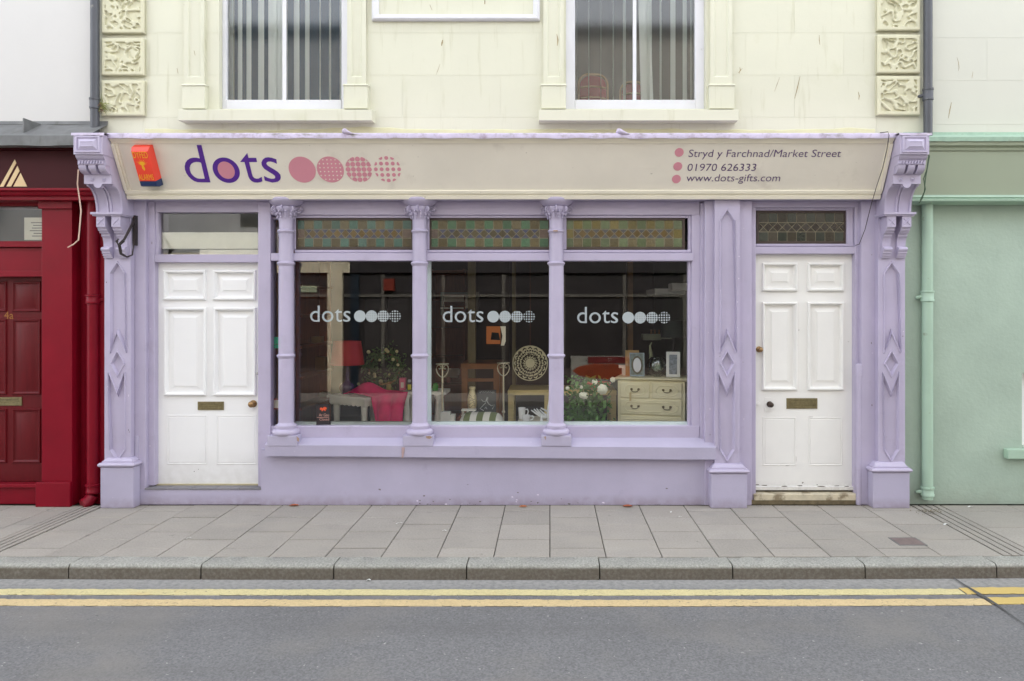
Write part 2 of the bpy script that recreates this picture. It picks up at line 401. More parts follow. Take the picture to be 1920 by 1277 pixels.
cols = [(-6.4,-6.0),(-6.0,-5.6),(-5.6,-5.2),(-5.2,-4.8),(-4.8,-4.4),(-4.4,-4.21)] + [(round(-4.0+0.4*k, 2) if k else -3.99, round(-3.6+0.4*k, 2)) for k in range(17)] + [(2.8, 3.24)]
for x0, x1 in cols:
    par_ = round(x0/0.4) % 2
    e0 = KY + yc((x0+x1)/2)
    ys = [e0, KY+0.4, KY+0.8, KY+1.2, 0.0] if par_ else [e0, KY+0.2, KY+0.6, KY+1.0, 0.0]
    for a, b in zip(ys[:-1], ys[1:]): slab(x0, x1, a, b if b else -0.004)
for k in range(4):
    x0 = 3.51 + 0.6*k; e0 = KY + yc(x0+0.3)
    ys = [e0, -0.92, -0.45, 0.0] if k % 2 else [e0, -1.16, -0.68, -0.20, 0.0]
    for a, b in zip(ys[:-1], ys[1:]): slab(x0, x0+0.6, a, b if b else -0.004)
for x0, x1, n in ((-4.205, -3.995, 4), (3.245, 3.505, 4)):          # ribbed channels that take the downpipes across the pavement
    mb = MB(); e0 = KY + yc((x0+x1)/2) + 0.004
    mb.box(x0, x1, e0, -0.01, -0.06, -0.012)
    w = (x1-x0)/(n+0.6)
    for k in range(n):
        a = x0 + (k+0.3)*(x1-x0)/(n); mb.box(x0+0.006+k*(x1-x0)/n, x0-0.010+(k+1)*(x1-x0)/n, e0+0.001, -0.012, -0.02, 0.001)
    mb.obj('drain_channel', SLAB, pave, label='ribbed drainage channel crossing the pavement')
cov = thing('utility_cover', 'small dark metal utility cover set in a paving slab before the right-hand door', 'cover', (2.71, -1.03, 0))
MB().chbox(2.615, 2.805, -1.125, -0.955, -0.002, 0.0045, 0.002).obj('lid', M('rusty_cover', (112, 98, 94), 0.65, 0.15, 20, 0.3, 90), cov)
MB().box(2.605, 2.815, -1.135, -0.945, -0.004, 0.0032).obj('frame', LEAD, cov)

# ------------------------------------------------------------------ the lilac shop building
B = thing('shop_building', 'lilac shopfront with two white doors and pale yellow rendered wall above', 'building', (-0.4, 0, 0))
YW = 0.03
XL, XR = -4.10, 3.375
WIN = [(PX(411, YW), PX(655, YW)), (PX(1061, YW), PX(1323, YW))]
ZB, ZT = PZ(204, YW), 6.10  # window tops out of view, raised to bring more light onto the blinds
wall = MB()
for a, b in ((XL, WIN[0][0]), (WIN[0][1], WIN[1][0]), (WIN[1][1], XR)): wall.box(a, b, YW+0.0022, 0.35, 2.76, 8.4)
for a, b in WIN:
    wall.box(a, b, YW+0.0022, 0.35, 2.76, ZB); wall.box(a, b, YW+0.0022, 0.35, ZT, 8.4)
wall.obj('wall', YELLOW, B)
lines = [252, 220, 141, 62, -17, -96]
blk = 0
for ci in range(5):
    z0, z1 = PZ(lines[ci], YW), PZ(lines[ci+1], YW)
    spans = [(PX(270, YW), PX(1643, YW))] if ci == 0 else [(PX(270, YW), WIN[0][0]), (WIN[0][1], WIN[1][0]), (WIN[1][1], PX(1643, YW))]
    for a, b in spans:
        cuts = [a, b]
        step = 0.885
        off = 0.44 if ci % 2 else 0.0
        k = math.floor((a-off)/step)
        while off + k*step < b:
            x = off + k*step
            if a+0.12 < x < b-0.12: cuts.append(x)
            k += 1
        cuts.sort()
        for x0, x1 in zip(cuts[:-1], cuts[1:]):
            MB().box(x0+0.0006, x1-0.0006, YW, YW+0.012, z0+0.0006, z1-0.0006).obj('stone_block', YELLOW, B, bevel=0.0008)
def quoin(px0, px1, py0, py1, seed):
    yf = -0.012
    x0, x1, z0, z1 = PX(px0, yf), PX(px1, yf), PZ(py1, yf), PZ(py0, yf)
    nx, nz_ = 72, 62; vs = []; fs = []
    for j in range(nz_+1):
        for i in range(nx+1):
            u, v = i/nx, j/nz_
            x, z = x0+(x1-x0)*u, z0+(z1-z0)*v
            e = min(u*(x1-x0), (1-u)*(x1-x0), v*(z1-z0), (1-v)*(z1-z0))
            y = yf
            if e > 0.036:
                p = Vector((x*16+seed*7.3, z*18, seed*3.1))
                w = noise.noise_vector(p*0.55)*0.9
                n1 = abs(noise.noise(p + w))
                t = min(1, max(0, (n1-0.13)/0.08))
                y += 0.019*t*t*(3-2*t) + 0.002*noise.noise(p*3)
            elif e < 0.012: y += 0.012*(1-e/0.012)**2
            vs.append((x, y, z))
    for j in range(nz_):
        for i in range(nx):
            a = j*(nx+1)+i; fs.append((a, a+1, a+nx+2, a+nx+1))
    MB().box(x0+0.002, x1-0.002, 0.016, YW+0.012, z0+0.002, z1-0.002).add(vs, fs).obj('quoin', QUOIN, B, 60, label='quoin block carved with wormlike tracks')
for k, (a, b) in enumerate(((150, 217), (71, 141), (-8, 62), (-88, -17))): quoin(189, 270, a, b, k+1)
for k, (a, b) in enumerate(((142, 216), (64, 137), (-14, 57), (-92, -22))): quoin(1645, 1727, a, b, k+11)
bandL = MB().box(XL, PX(270, YW)-0.002, YW+0.0, YW+0.01, 3.33, PZ(219, YW)); bandL.obj('stone_block', YELLOW, B)
bandR = MB().box(PX(1643, YW)+0.002, XR, YW+0.0, YW+0.01, 3.33, PZ(218, YW)); bandR.obj('stone_block', YELLOW, B)
# thicker coat of paint just above the lead
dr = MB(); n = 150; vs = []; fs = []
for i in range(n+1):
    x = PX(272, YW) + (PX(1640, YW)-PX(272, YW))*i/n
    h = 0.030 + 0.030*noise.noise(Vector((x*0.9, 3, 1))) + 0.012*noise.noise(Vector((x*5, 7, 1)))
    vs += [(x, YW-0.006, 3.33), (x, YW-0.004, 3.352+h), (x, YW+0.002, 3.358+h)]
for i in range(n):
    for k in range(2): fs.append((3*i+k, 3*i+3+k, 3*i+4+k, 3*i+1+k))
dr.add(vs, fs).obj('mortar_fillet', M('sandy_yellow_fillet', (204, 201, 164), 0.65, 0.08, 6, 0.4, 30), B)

# upper windows with moulded architraves
def upper_window(gx0, gx1, mx0, mx1, sx0, sx1, strips, w):
    wn = MB()
    yf = 0.09
    X0, X1 = w
    z0 = PZ(189, 0.12)
    wn.box(X0, PX(gx0, 0.12), yf, 0.16, ZB, ZT); wn.box(PX(gx1, 0.12), X1, yf, 0.16, ZB, ZT)
    wn.box(PX(gx0, 0.12), PX(gx1, 0.12), yf-0.004, 0.17, ZB, z0); wn.box(PX(gx0, 0.12), PX(gx1, 0.12), yf-0.004, 0.17, ZT-0.06, ZT)
    f = wn.obj('sash_window', WHITE_SASH, B, bevel=0.004)
    MB().box(PX(mx0, 0.115), PX(mx1, 0.115), 0.108, 0.15, z0+0.0005, ZT-0.061).obj('glazing_bar', WHITE_SASH, f)
    for a, b in ((gx0, mx0), (mx1, gx1)):
        MB().add([(PX(a,.12),.125,z0),(PX(b,.12),.125,z0),(PX(b,.12),.125,ZT-.06),(PX(a,.12),.125,ZT-.06)], [(0,1,2,3)]).obj('pane', GLASSUP, f)
    s = MB(); ys = -0.10
    s.prism([(ys, PZ(226, ys)), (ys, PZ(205.5, ys)), (0.085, PZ(204, YW)-0.002), (0.085, PZ(226, ys)+0.004), (-0.02, PZ(226, ys)+0.004)], PX(sx0, ys), PX(sx1, ys), 'x')
    s.obj('window_sill', YELLOW, B, bevel=0.004)
    for (a, b, ba, bb) in strips:
        ya = -0.005
        x0, x1 = PX(a, ya), PX(b, ya); zb = PZ(160, ya)
        m = MB(); pan = [(x0+0.034, zb+0.075), (x1-0.034, zb+0.075), (x1-0.034, 6.2), (x0+0.034, 6.2)]
        m.prism([(x0, zb), (x1, zb), (x1, 6.3), (x0, 6.3)], ya, 0.034, 'y', holes=[pan])
        m.nested(pan, [(0, ya), (0.012, ya+0.012), (0.014, ya+0.016), (0.03, ya+0.018)])
        pz = PZ(204, -0.02)
        p = m.obj('architrave', YELLOW, B)
        base = MB().box(PX(ba, -0.03), PX(bb, -0.03), -0.03, 0.036, pz, zb-0.012)
        base.prism([(-0.038, zb-0.012), (-0.038, zb-0.004), (-0.02, zb+0.008), (0.03, zb+0.008), (0.03, zb-0.012)], PX(ba, -0.03)-0.006, PX(bb, -0.03)+0.006, 'x')
        base.obj('plinth_block', YELLOW, p, bevel=0.003)
    return f
upper_window(427, 642, 530, 537, 333, 697, ((345, 383, 341, 384), (651, 686, 644, 689)), WIN[0])
upper_window(1078, 1302, 1186.5, 1193, 1010, 1385, ((1019, 1057, 1015, 1061), (1332, 1373, 1330, 1377)), WIN[1])
cp = MB(); yp = 0.0
cx0, cx1, cz0 = PX(697, yp), PX(1012, yp), PZ(38, yp)
cp.nested([(cx0, cz0), (cx1, cz0), (cx1, 6.1), (cx0, 6.1)], [(0, YW), (0, 0.0), (0.012, -0.016), (0.022, -0.018), (0.04, 0.0), (0.058, 0.014), (0.06, YW-0.001)], cap=False)
cp.obj('panel_moulding', WHITE_SASH, B)
# chips and cracks in the masonry paint
CHIP = M('chipped_brown', (150, 134, 98), 0.8, 0.3, 30)
def chip(pts, w, y=YW):
    w *= 0.72
    mb = MB(); n = len(pts); vs = []
    for i, (px, py) in enumerate(pts):
        k = w*math.sin(math.pi*(i+0.35)/(n-0.3+0.0001)) if n > 2 else w
        vs += [(PX(px, y)-k, y-0.0015, PZ(py, y)), (PX(px, y)+k, y-0.0015, PZ(py, y))]
    mb.add(vs, [(2*i, 2*i+1, 2*i+3, 2*i+2) for i in range(n-1)]).obj('paint_chip', CHIP, B)
for pts, w, y in (([(830,75),(829,80),(828,86)], .010, YW), ([(1387,126),(1388,131),(1386,138)], .006, -.007), ([(1794,107),(1797,117),(1798,127),(1797,133)], .004, YW),
                ([(1824,134),(1823,142),(1822,147)], .003, YW), ([(1784,192),(1781,205),(1778,222)], .006, YW), ([(1536,66),(1536,75),(1537,84)], .005, YW), ([(1609,172),(1611,180),(1610,187)], .006, YW),
                ([(1500,143),(1495,165),(1490,185)], .006, YW), ([(1392,128),(1387,134),(1384,137)], .005, YW), ([(1044,64),(1046,75),(1045,86)], .008, -.007), ([(345,8),(348,25),(352,52)], .005, YW),
                ([(364,95),(366,104)], .003, -.007), ([(332,128),(334,138)], .003, YW), ([(825,120),(821,132),(818,140)], .003, YW), ([(1462,145),(1457,158),(1452,172)], .003, YW), ([(909,0),(909,8)], .006, YW), ([(806,9),(810,19)], .003, YW), ([(1780,150.5),(1810,151),(1840,151)], .0016, YW)):
    chip(pts, w, y)

# solid masonry between the openings, stall riser, sill
for bx in ((-3.99, -3.64, 0.004, 0.30, 0, 2.76), (-3.66, -3.585, 0.055, 0.30, 0.16, 2.735), (-2.64, -2.525, 0.035, 0.16, 0.155, 2.735), (1.39, 1.812, -0.012, 0.30, 0, 2.735), (1.80, 1.868, 0.052, 0.20, 0.0, 2.735), (2.766, 2.815, 0.052, 0.2, 0, 2.735), (2.80, 2.935, 0.0, 0.30, 0, 2.735), (2.93, 3.19, 0.004, 0.30, 0, 2.76)):
    MB().box(*bx).obj('door_surround', LILAC, B, bevel=0.006)
MB().box(-2.60, 1.40, 0.0, 0.25, 0, 0.50).obj('stall_riser', LILAC_ROUGH, B)
sl = MB(); ys = -0.07
xa, xb = PX(497, ys), PX(1343, ys)
def sz(py_l, py_r, x): t = (x-xa)/(xb-xa); return PZ(py_l + (py_r-py_l)*t, ys)
n = 40; vs = []; fs = []
for i in range(n+1):
    x = xa + (xb-xa)*i/n; w1 = 0.004*noise.noise(Vector((x*1.5, 2, 5)))
    zb_, zt_ = sz(855, 862, x), sz(833, 838, x)
    vs += [(x, 0.02, zb_), (x, ys, zb_+w1), (x, ys-0.003+w1, zt_-0.006), (x, ys+0.006, zt_), (x, 0.05, 0.600), (x, 0.05, zb_)]
for i in range(n):
    for k in range(5): fs.append((6*i+k, 6*i+6+k, 6*i+7+k, 6*i+1+k))
fs += [tuple(range(6)), tuple(6*n+k for k in range(6))]
sl.add(vs, fs).obj('shop_sill', LILAC_ROUGH, B, 40)

def pilaster(x0, x1, ytop_py, apex_py, base, name_label=None):
    yf = -0.06; zt = PZ(ytop_py, yf) if ytop_py else 2.735
    xm = (x0+x1)/2; hw = 0.0735
    def Z(py): return PZ(py, yf)
    up = [(xm-hw, Z(662)), (xm, Z(628)), (xm+hw, Z(662)), (xm+hw, Z(apex_py+23)), (xm, Z(apex_py)), (xm-hw, Z(apex_py+23))]
    di = [(xm, Z(709)), (xm+hw-0.004, Z(682)), (xm, Z(655)), (xm-hw+0.004, Z(682))]
    lo = [(xm-hw, Z(844)), (xm, Z(868)), (xm+hw, Z(844)), (xm+hw, Z(697)), (xm, Z(733)), (xm-hw, Z(697))]
    m = MB()
    m.prism([(x0, 0.0), (x1, 0.0), (x1, zt), (x0, zt)], yf, 0.0, 'y', holes=[up, di, lo])
    st = [(0, yf), (0.003, yf-0.010), (0.009, yf-0.011), (0.014, yf-0.002), (0.024, yf+0.018)]
    for q_ in (up, di, lo): m.nested(q_, st)
    p = m.obj('pilaster', LILAC, B, 25)
    bx0, bx1, pyt, pym = base; yb = -0.11
    X0, X1 = PX(bx0, yb), PX(bx1, yb); zt2, zm = PZ(pyt, yb), PZ(pym, yb)
    MB().box(X0, X1, yb, -0.001, 0, zm-0.002).obj('plinth', LILAC_ROUGH, p, bevel=0.006)
    MB().rectloft(X0, X1, yb, -0.001, [(-0.004, zm), (0.006, zm+0.002), (0.014, zm+0.008), (0.018, zm+0.018), (0.015, zm+0.028), (0.006, zm+0.036), (-0.008, zm+0.038), (-0.008, zm+0.050), (-0.016, zm+0.051), (-0.022, zm+0.060), (-0.036, zt2-0.003), (-0.044, zt2)]).obj('plinth_moulding', LILAC, p, 32)
    return p
pilaster(-3.969, -3.736, 405, 489, (188, 250, 860, 876))
pilaster(1.469, 1.692, None, 390, (1333, 1401, 871, 888))
pilaster(2.925, 3.165, 405, 489, (1637, 1706, 868, 886))
MB().box(-3.735, -3.70, -0.005, 0.05, 0, 0.62).obj('plinth', LILAC_ROUGH, B, bevel=0.004)

def console(x0):
    L_ = lambda a: x0 + a
    arc = [(-0.157-0.143*(1-math.cos(R(t))), 2.612+0.218*math.sin(R(t))) for t in range(0, 91, 10)]
    prof = [(-0.06, 2.60), (-0.157, 2.60)] + arc + [(-0.333, 2.832), (-0.333, 2.906), (-0.345, 2.915), (-0.350, 2.975), (-0.418, 2.978), (-0.418, 3.017), (-0.430, 3.022), (-0.446, 3.04), (-0.452, 3.055), (0.02, 3.055), (0.02, 2.60)]
    k = MB().prism(prof, L_(0), L_(0.235), 'x').obj('console_bracket', LILAC, B, 30)
    for a, b in ((0.0, 0.018), (0.095, 0.113), (0.122, 0.140), (0.217, 0.235)):
        pr = [(y-0.010 if 0 else y-0.012*math.cos(R(t_*10)), z-0.012*math.sin(R(t_*10))) for t_, (y, z) in enumerate(arc)]
        MB().prism(pr + list(reversed(arc)), L_(a)+0.0007, L_(b)-0.0007, 'x').obj('rib', LILAC, k, 40)
    cap = MB().box(L_(-0.004), L_(0.239), -0.466, 0.02, 3.056, 3.222)
    cap.rnest(L_(0.012), L_(0.223), 3.068, 3.210, [(0, -0.466), (0.003, -0.478), (0.016, -0.480), (0.020, -0.470), (0.052, -0.488), (0.055, -0.484)])
    cap.obj('cap_block', LILAC, k, 25)
    cl = MB(); n_ = 26; vs = []; fs = []
    for i in range(n_+1):
        x = L_(-0.018 + 0.276*i/n_); h = 0.014+0.010*noise.noise(Vector((x*18, 1, 1)))
        vs += [(x, -0.478-0.004*noise.noise(Vector((x*20, 4, 2))), 3.226-h), (x, -0.474, 3.234), (x, 0.02, 3.262)]
    for i in range(n_):
        for j in range(2): fs.append((3*i+j, 3*i+3+j, 3*i+4+j, 3*i+1+j))
    cl.add(vs, fs).obj('lead_cap', LEADPAINT, k, 60)
    for i in range(9):
        a = 0.008 + 0.0245*i
        MB().add([(L_(a),-0.419,2.981),(L_(a+0.018),-0.419,2.981),(L_(a+0.026),-0.419,3.014),(L_(a+0.008),-0.419,3.014),(L_(a+0.004),-0.432,2.984),(L_(a+0.014),-0.432,2.984),(L_(a+0.022),-0.432,3.011),(L_(a+0.012),-0.432,3.011)],
                 [(4,5,6,7),(0,1,5,4),(1,2,6,5),(2,3,7,6),(3,0,4,7)]).obj('dentil', LILAC, k)
    for a, b in ((0.004, 0.066), (0.088, 0.148), (0.170, 0.231)):
        pr = [(-0.346-0.072*math.cos(R(t)), 2.9765-0.066*math.sin(R(t))) for t in range(0, 91, 10)] + [(-0.346, 2.9765)]
        MB().prism(pr, L_(a), L_(b), 'x').obj('scroll', LILAC, k, 40)
    for a in (0.066, 0.168):
        MB().ylathe([(0.019, -0.001), (0.019, -0.008), (0.013, -0.008), (0.011, -0.003), (0.008, -0.012), (0.002, -0.014)], (L_(a), -0.333, 2.869), 16).obj('rosette', LILAC, k, 50)
    to = [(L_(0.117)+0.036*math.cos(R(t)), 2.831+0.034*math.sin(R(t))) for t in range(180, 361, 15)]
    MB().prism(to, -0.334, -0.295, 'y').obj('tongue', LILAC, k, 40)
    sh = MB().box(L_(-0.022), L_(0.257), -0.215, -0.02, 2.588, 2.606)
    sh.prism([(-0.20, 2.575), (-0.20, 2.579), (-0.210, 2.588), (-0.02, 2.588), (-0.02, 2.575)], L_(-0.012), L_(0.247), 'x').obj('shelf', LILAC, k)
    for a, b in ((0.016, 0.092), (0.148, 0.226)):
        cv = [(-0.118+0.033*math.sin(R(t)), 2.405-0.09*(1-math.cos(R(t)))) for t in range(0, 91, 15)]
        pr = [(-0.059, 2.574), (-0.19, 2.574), (-0.19, 2.48), (-0.178, 2.478), (-0.166, 2.462), (-0.166, 2.452), (-0.15, 2.448), (-0.142, 2.43), (-0.118, 2.428)] + cv + \
             [(-0.105, 2.312), (-0.122, 2.306), (-0.130, 2.293), (-0.126, 2.279), (-0.112, 2.272), (-0.112, 2.255), (-0.098, 2.250), (-0.098, 2.235), (-0.085, 2.232), (-0.085, 2.216), (-0.059, 2.216)]
        c = MB().prism(pr, L_(a), L_(b), 'x')
        xm = L_((a+b)/2); w = 0.026
        for s_ in (1, -1):
            c.add([(xm-w, -0.190, 2.527-s_*w-0.006), (xm-w, -0.190, 2.527-s_*w+0.006), (xm+w, -0.190, 2.527+s_*w+0.006), (xm+w, -0.190, 2.527+s_*w-0.006),
                   (xm-w, -0.1955, 2.527-s_*w-0.003), (xm-w, -0.1955, 2.527-s_*w+0.003), (xm+w, -0.1955, 2.527+s_*w+0.003), (xm+w, -0.1955, 2.527+s_*w-0.003)],
                  [(4,5,6,7),(0,1,5,4),(1,2,6,5),(2,3,7,6),(3,0,4,7)])
        c.obj('corbel', LILAC, k, 40)
    return k
console(-3.978); console(2.932)

# cast-iron columns before the window
def column(xc):
    yc_ = 0.02; c = (xc, yc_, 0)
    sh = [(0.066, 0.72), (0.0655, 1.33), (0.064, 2.16), (0.060, 2.60)]
    k = MB().lathe(sh, c, 36).obj('column', LILAC, B, 40)
    pl = MB().box(xc-0.135, xc+0.135, -0.079, 0.04, PZ(858, -0.079)+0.1, PZ(817, -0.079)).obj('plinth', LILAC_ROUGH, k, bevel=0.006)
    z0 = PZ(817, -0.079)
    MB().lathe([(0.112, z0+0.001), (0.119, z0+0.012), (0.119, z0+0.03), (0.110, z0+0.042), (0.088, z0+0.05), (0.088, z0+0.06), (0.094, z0+0.072), (0.092, z0+0.082), (0.075, z0+0.09), (0.067, z0+0.105)], c, 36).obj('base', LILAC, k, 45)
    for z, r in ((1.342, 0.066), (2.173, 0.0645), (2.462, 0.0605)):
        MB().lathe([(r, z-0.022), (r+0.006, z-0.018), (r+0.007, z-0.010), (r+0.014, z-0.006), (r+0.016, z+0.002), (r+0.012, z+0.010), (r+0.004, z+0.013), (r, z+0.02)], c, 36).obj('ring', LILAC, k, 50)
    MB().lathe([(0.060, 2.50), (0.062, 2.55), (0.071, 2.60), (0.088, 2.645), (0.098, 2.66), (0.098, 2.68), (0.090, 2.684), (0.108, 2.69), (0.118, 2.700), (0.128, 2.706), (0.140, 2.716), (0.151, 2.728), (0.153, 2.742), (0.150, 2.752), (0.140, 2.756)], c, 40).obj('capital', LILAC, k, 35)
    lv = MB()
    for j in range(16):                                       # collar of pointed leaves below the necking
        a = 2*math.pi*j/16; ca, sa = math.cos(a), math.sin(a); tx, ty = -sa, ca
        r = 0.0615
        p = lambda rr, t, z: (xc+rr*ca+t*tx, yc_+rr*sa+t*ty, z)
        lv.add([p(r, -0.012, 2.44), p(r+0.006, 0, 2.44), p(r, 0.012, 2.44), p(r+0.004, 0, 2.405)], [(0,1,3),(1,2,3)])
    for j in range(12):                                       # bell leaves
        a = 2*math.pi*(j+0.5)/12; ca, sa = math.cos(a), math.sin(a)
        lv.ball((xc+0.086*ca, yc_+0.086*sa, 2.615), 0.013, 8, 6, (1, 1, 1.5)); lv.ball((xc+0.099*ca, yc_+0.099*sa, 2.635), 0.011, 8, 6)
        lv.ball((xc+0.078*ca, yc_+0.078*sa, 2.585), 0.008, 6, 5, (1, 1, 1.8))
    lv.obj('leaf_collar', LILAC, k, 60, kind='stuff')
    for j in range(8):
        a = 2*math.pi*j/8 - math.pi/2; ca, sa = math.cos(a), math.sin(a)
        big = j in (2, 6) or j % 2 == 1
        r0 = 0.113 if j % 4 in (0, 2) else 0.112
        cc = Vector((xc+r0*ca, yc_+r0*sa, 2.652)); rr = 0.034 if j % 2 == 0 else 0.029
        v = MB()
        ax = Vector((sa, -ca, 0))                             # scroll axis tangent to the bell
        if j in (2, 6): ax = Vector((0, 1, 0)); 
        up_ = Vector((0, 0, 1)); side = ax.cross(up_).normalized()
        pts = []
        for t in range(0, 720, 30):
            q = rr*(1 - t/820.0); pts.append(cc + side*(q*math.cos(R(t))) + up_*(q*math.sin(R(t))))
        v.tube(pts, [0.0085*(1-0.4*i/len(pts)) for i in range(len(pts))], 6)
        v.ball(cc, 0.010, 8, 6)
        v.obj('volute', LILAC, k, 60)
    return k
CX = [(536.5-VX)*6.62/F, (787.0-VX)*6.62/F, (1042.8-VX)*6.62/F]
for x in CX: column(x)
RUST = M('rust_stain', (160, 134, 118), 0.8, 0.2, 60, 0.3, 90)
rs = MB().lathe([(0.0785, 2.453), (0.0785, 2.466)], (CX[2], 0.02, 0), 36, caps=False)
rs.f = [f for f in rs.f if 25 <= f[0] % 36 <= 27]; rs.obj('rust_patch', RUST, B)
def patch(pts, y, m=RUST, name='rust_patch'):
    MB().add([P(a, b, y-0.0012) for a, b in pts], [tuple(range(len(pts)))]).obj(name, m, B)
patch([(798, 818), (806, 817), (810, 820), (806, 823), (800, 822)], -0.0795); patch([(556, 818), (561, 822), (560, 829), (557, 826)], -0.0795)
patch([(1020, 819), (1024, 818), (1023, 826)], -0.0795)
STREAK = M('pale_rust_run', (176, 150, 150), 0.6, 0.1, 20)
patch([(753, 839), (759, 839), (758, 848), (756, 858.5), (753, 858.5)], -0.0745, STREAK, 'rust_run')
SCUFF = M('bare_scuff', (120, 112, 112), 0.8, 0.3, 40); PALES = M('pale_scrape', (216, 208, 222), 0.6, 0.1)
rr0 = random.Random(31)
for k in range(26):
    px, py = (rr0.uniform(780, 1010) if k < 14 else rr0.uniform(510, 1320)), 946 - abs(rr0.gauss(0, 9 if k < 14 else 30))
    if py < 872: continue
    r_ = rr0.uniform(0.8, 2.4); n_ = 7
    patch([(px+r_*rr0.uniform(.5, 1.6)*math.cos(2*math.pi*q_/n_), py+r_*rr0.uniform(.4, .9)*math.sin(2*math.pi*q_/n_)) for q_ in range(n_)], 0.0, SCUFF if k % 3 else PALES, 'paint_chip')

# shop window frame
fr = MB()
def T(px0, px1, py0, py1, y0, y1): fr.pbox(px0, px1, py0, py1, y0, y1)
T(508, 1312, 799, 826, 0.045, 0.16)                # bottom rail
T(508, 1300, 474.5, 489, 0.030, 0.16); T(552, 1296, 468.5, 474, 0.062, 0.15)   # transom
T(508, 1312, 378, 403, 0.048, 0.16); T(552, 1290, 403.5, 408.5, 0.070, 0.15)   # head
T(1297, 1313, 403, 800, 0.050, 0.16); T(1290.5, 1296.5, 403, 800, 0.072, 0.15); T(1313.5, 1321, 380, 826, 0.030, 0.13)
for a, b in ((523, 549.5), (773, 800), (1030, 1057)):
    T(a, b, 490, 799, 0.082, 0.15); T(a, b+5 if a > 600 else b+5, 408.6, 468, 0.078, 0.15)
fr.obj('shop_window_frame', LILAC, B, bevel=0.005)
MB().pbox(508, 552, 408, 411, 0.09, 0.15).obj('glazing_bead', LILAC, B)
mf = MB()
for a, b in ((550, 773), (800.5, 1030), (1057.5, 1290)): mf.pbox(a, b, 791, 799, 0.118, 0.16)
mf.pbox(800.5, 808, 489.5, 790.5, 0.117, 0.155)
mf.obj('inner_frame', MINTFRAME, B)
def sheet(px0, px1, py0, py1, y, name, m, parent):
    return MB().add([P(px0, py1, y), P(px1, py1, y), P(px1, py0, y), P(px0, py0, y)], [(0,1,2,3)]).obj(name, m, parent)
panes = [sheet(a, b, 489, 799, 0.112, 'pane', GLASS, B) for a, b in ((507, 524), (549, 774), (799, 1031), (1056, 1293))]
sheet(507, 524, 400, 475, 0.112, 'pane', GLASS, B)

# leaded lights
GEM = {}
def gem(name, rgb):
    if name not in GEM:
        GEM[name] = M('leaded_' + name, rgb, 0.16, 0.16, 30, 0.5, 55, rand=0.22, spec=0.6)
    return GEM[name]
CAME = M('lead_came', (138, 130, 108), 0.5, 0.2, 40)
CAMEDK = M('dark_lead_came', (64, 50, 44), 0.5, 0.2, 40)
def leaded(px0, px1, py0, py1, y, n, first, top, bot, dia, tri, ends, dcount):
    x0, x1, z0, z1 = PX(px0, y), PX(px1, y), PZ(py1, y), PZ(py0, y)
    fm = MB(); b = 0.022
    fm.prism([(x0,z0),(x1,z0),(x1,z1),(x0,z1)], y-0.008, y+0.02, 'y', holes=[[(x0+b,z0+b),(x1-b,z0+b),(x1-b,z1-b),(x0+b,z1-b)]])
    L0 = fm.obj('leaded_light', CAMEDK, B)
    X0, X1, Z0, Z1 = x0+b, x1-b, z0+b, z1-b
    w = (X1-X0)/(n-1+first); hh = (Z1-Z0)/3; e = 0.0032
    edges = [X0] + [X0 + first*w + k*w for k in range(n-1)] + [X1]
    edges = edges[:n] + [X1]
    def piece(poly, m):
        t = [random.uniform(-0.012, 0.012) for _ in (0, 1)]
        q_ = inset(poly, e)
        cx = sum(p[0] for p in q_)/len(q_); cz = sum(p[1] for p in q_)/len(q_)
        vs = [(p[0], y + (p[0]-cx)*t[0]*3 + (p[1]-cz)*t[1]*3, p[1]) for p in q_]; k = len(vs)
        vs += [(v[0], y+0.01, v[2]) for v in vs]
        MB().add(vs, [tuple(range(k))] + [(i, (i+1) % k, k+(i+1) % k, k+i) for i in range(k)]).obj('glass_piece', m, L0)
    for k in range(n):
        a, c = edges[k], edges[k+1]
        piece([(a, Z0+2*hh), (c, Z0+2*hh), (c, Z1), (a, Z1)], top[k % 2])
        piece([(a, Z0), (c, Z0), (c, Z0+hh), (a, Z0+hh)], bot[k % 2])
    zc, za, zb_ = Z0+1.5*hh, Z0+hh, Z0+2*hh
    s0, s1 = edges[1] if ends else X0, edges[n-1] if ends else X1
    if ends:
        piece([(X0, za), (s0, za), (s0, zb_), (X0, zb_)], ends); piece([(s1, za), (X1, za), (X1, zb_), (s1, zb_)], ends)
    dw = (s1-s0)/dcount
    for k in range(dcount):
        a = s0+k*dw; c = a+dw; m_ = (a+c)/2
        piece([(a, za), (c, za), (m_, zc)], tri); piece([(a, zb_), (m_, zc), (c, zb_)], tri)
        if k == 0: piece([(a, za), (m_, zc), (a, zb_)], dia)
        if k == dcount-1: piece([(c, za), (c, zb_), (m_, zc)], dia)
        else: piece([(m_, zc), (c, za), (c+dw/2, zc), (c, zb_)], dia)
    cm = MB(); cm.box(X0, X1, y+0.004, y+0.012, Z0, Z1)
    cm.obj('came', CAME, L0)
tg, ol, ol2, gr, am, bl, pk = gem('teal', (61, 90, 78)), gem('olive', (87, 78, 50)), gem('brown', (74, 65, 40)), gem('green', (64, 94, 67)), gem('amber', (85, 67, 26)), gem('blue', (59, 64, 86)), gem('rose', (90, 75, 64))
yel, gn2 = gem('yellow', (105, 94, 48)), gem('sage', (85, 96, 64))
leaded(553, 776, 408.5, 468, 0.092, 13, 0.8, (tg, ol), (ol2, tg), am, bl, pk, 12)
leaded(804, 1033, 408.5, 468, 0.092, 13, 0.75, (gr, ol), (gr, ol), ol2, bl, pk, 11)
leaded(1058, 1284, 408.5, 468, 0.092, 13, 0.75, (gn2, yel), (gn2, ol), am, gem('slate', (73, 74, 77)), yel, 11)
dk1, dk2, dk3 = gem('dark_green', (39, 46, 36)), gem('dark_brown', (50, 44, 31)), gem('dark_rust', (41, 32, 23))
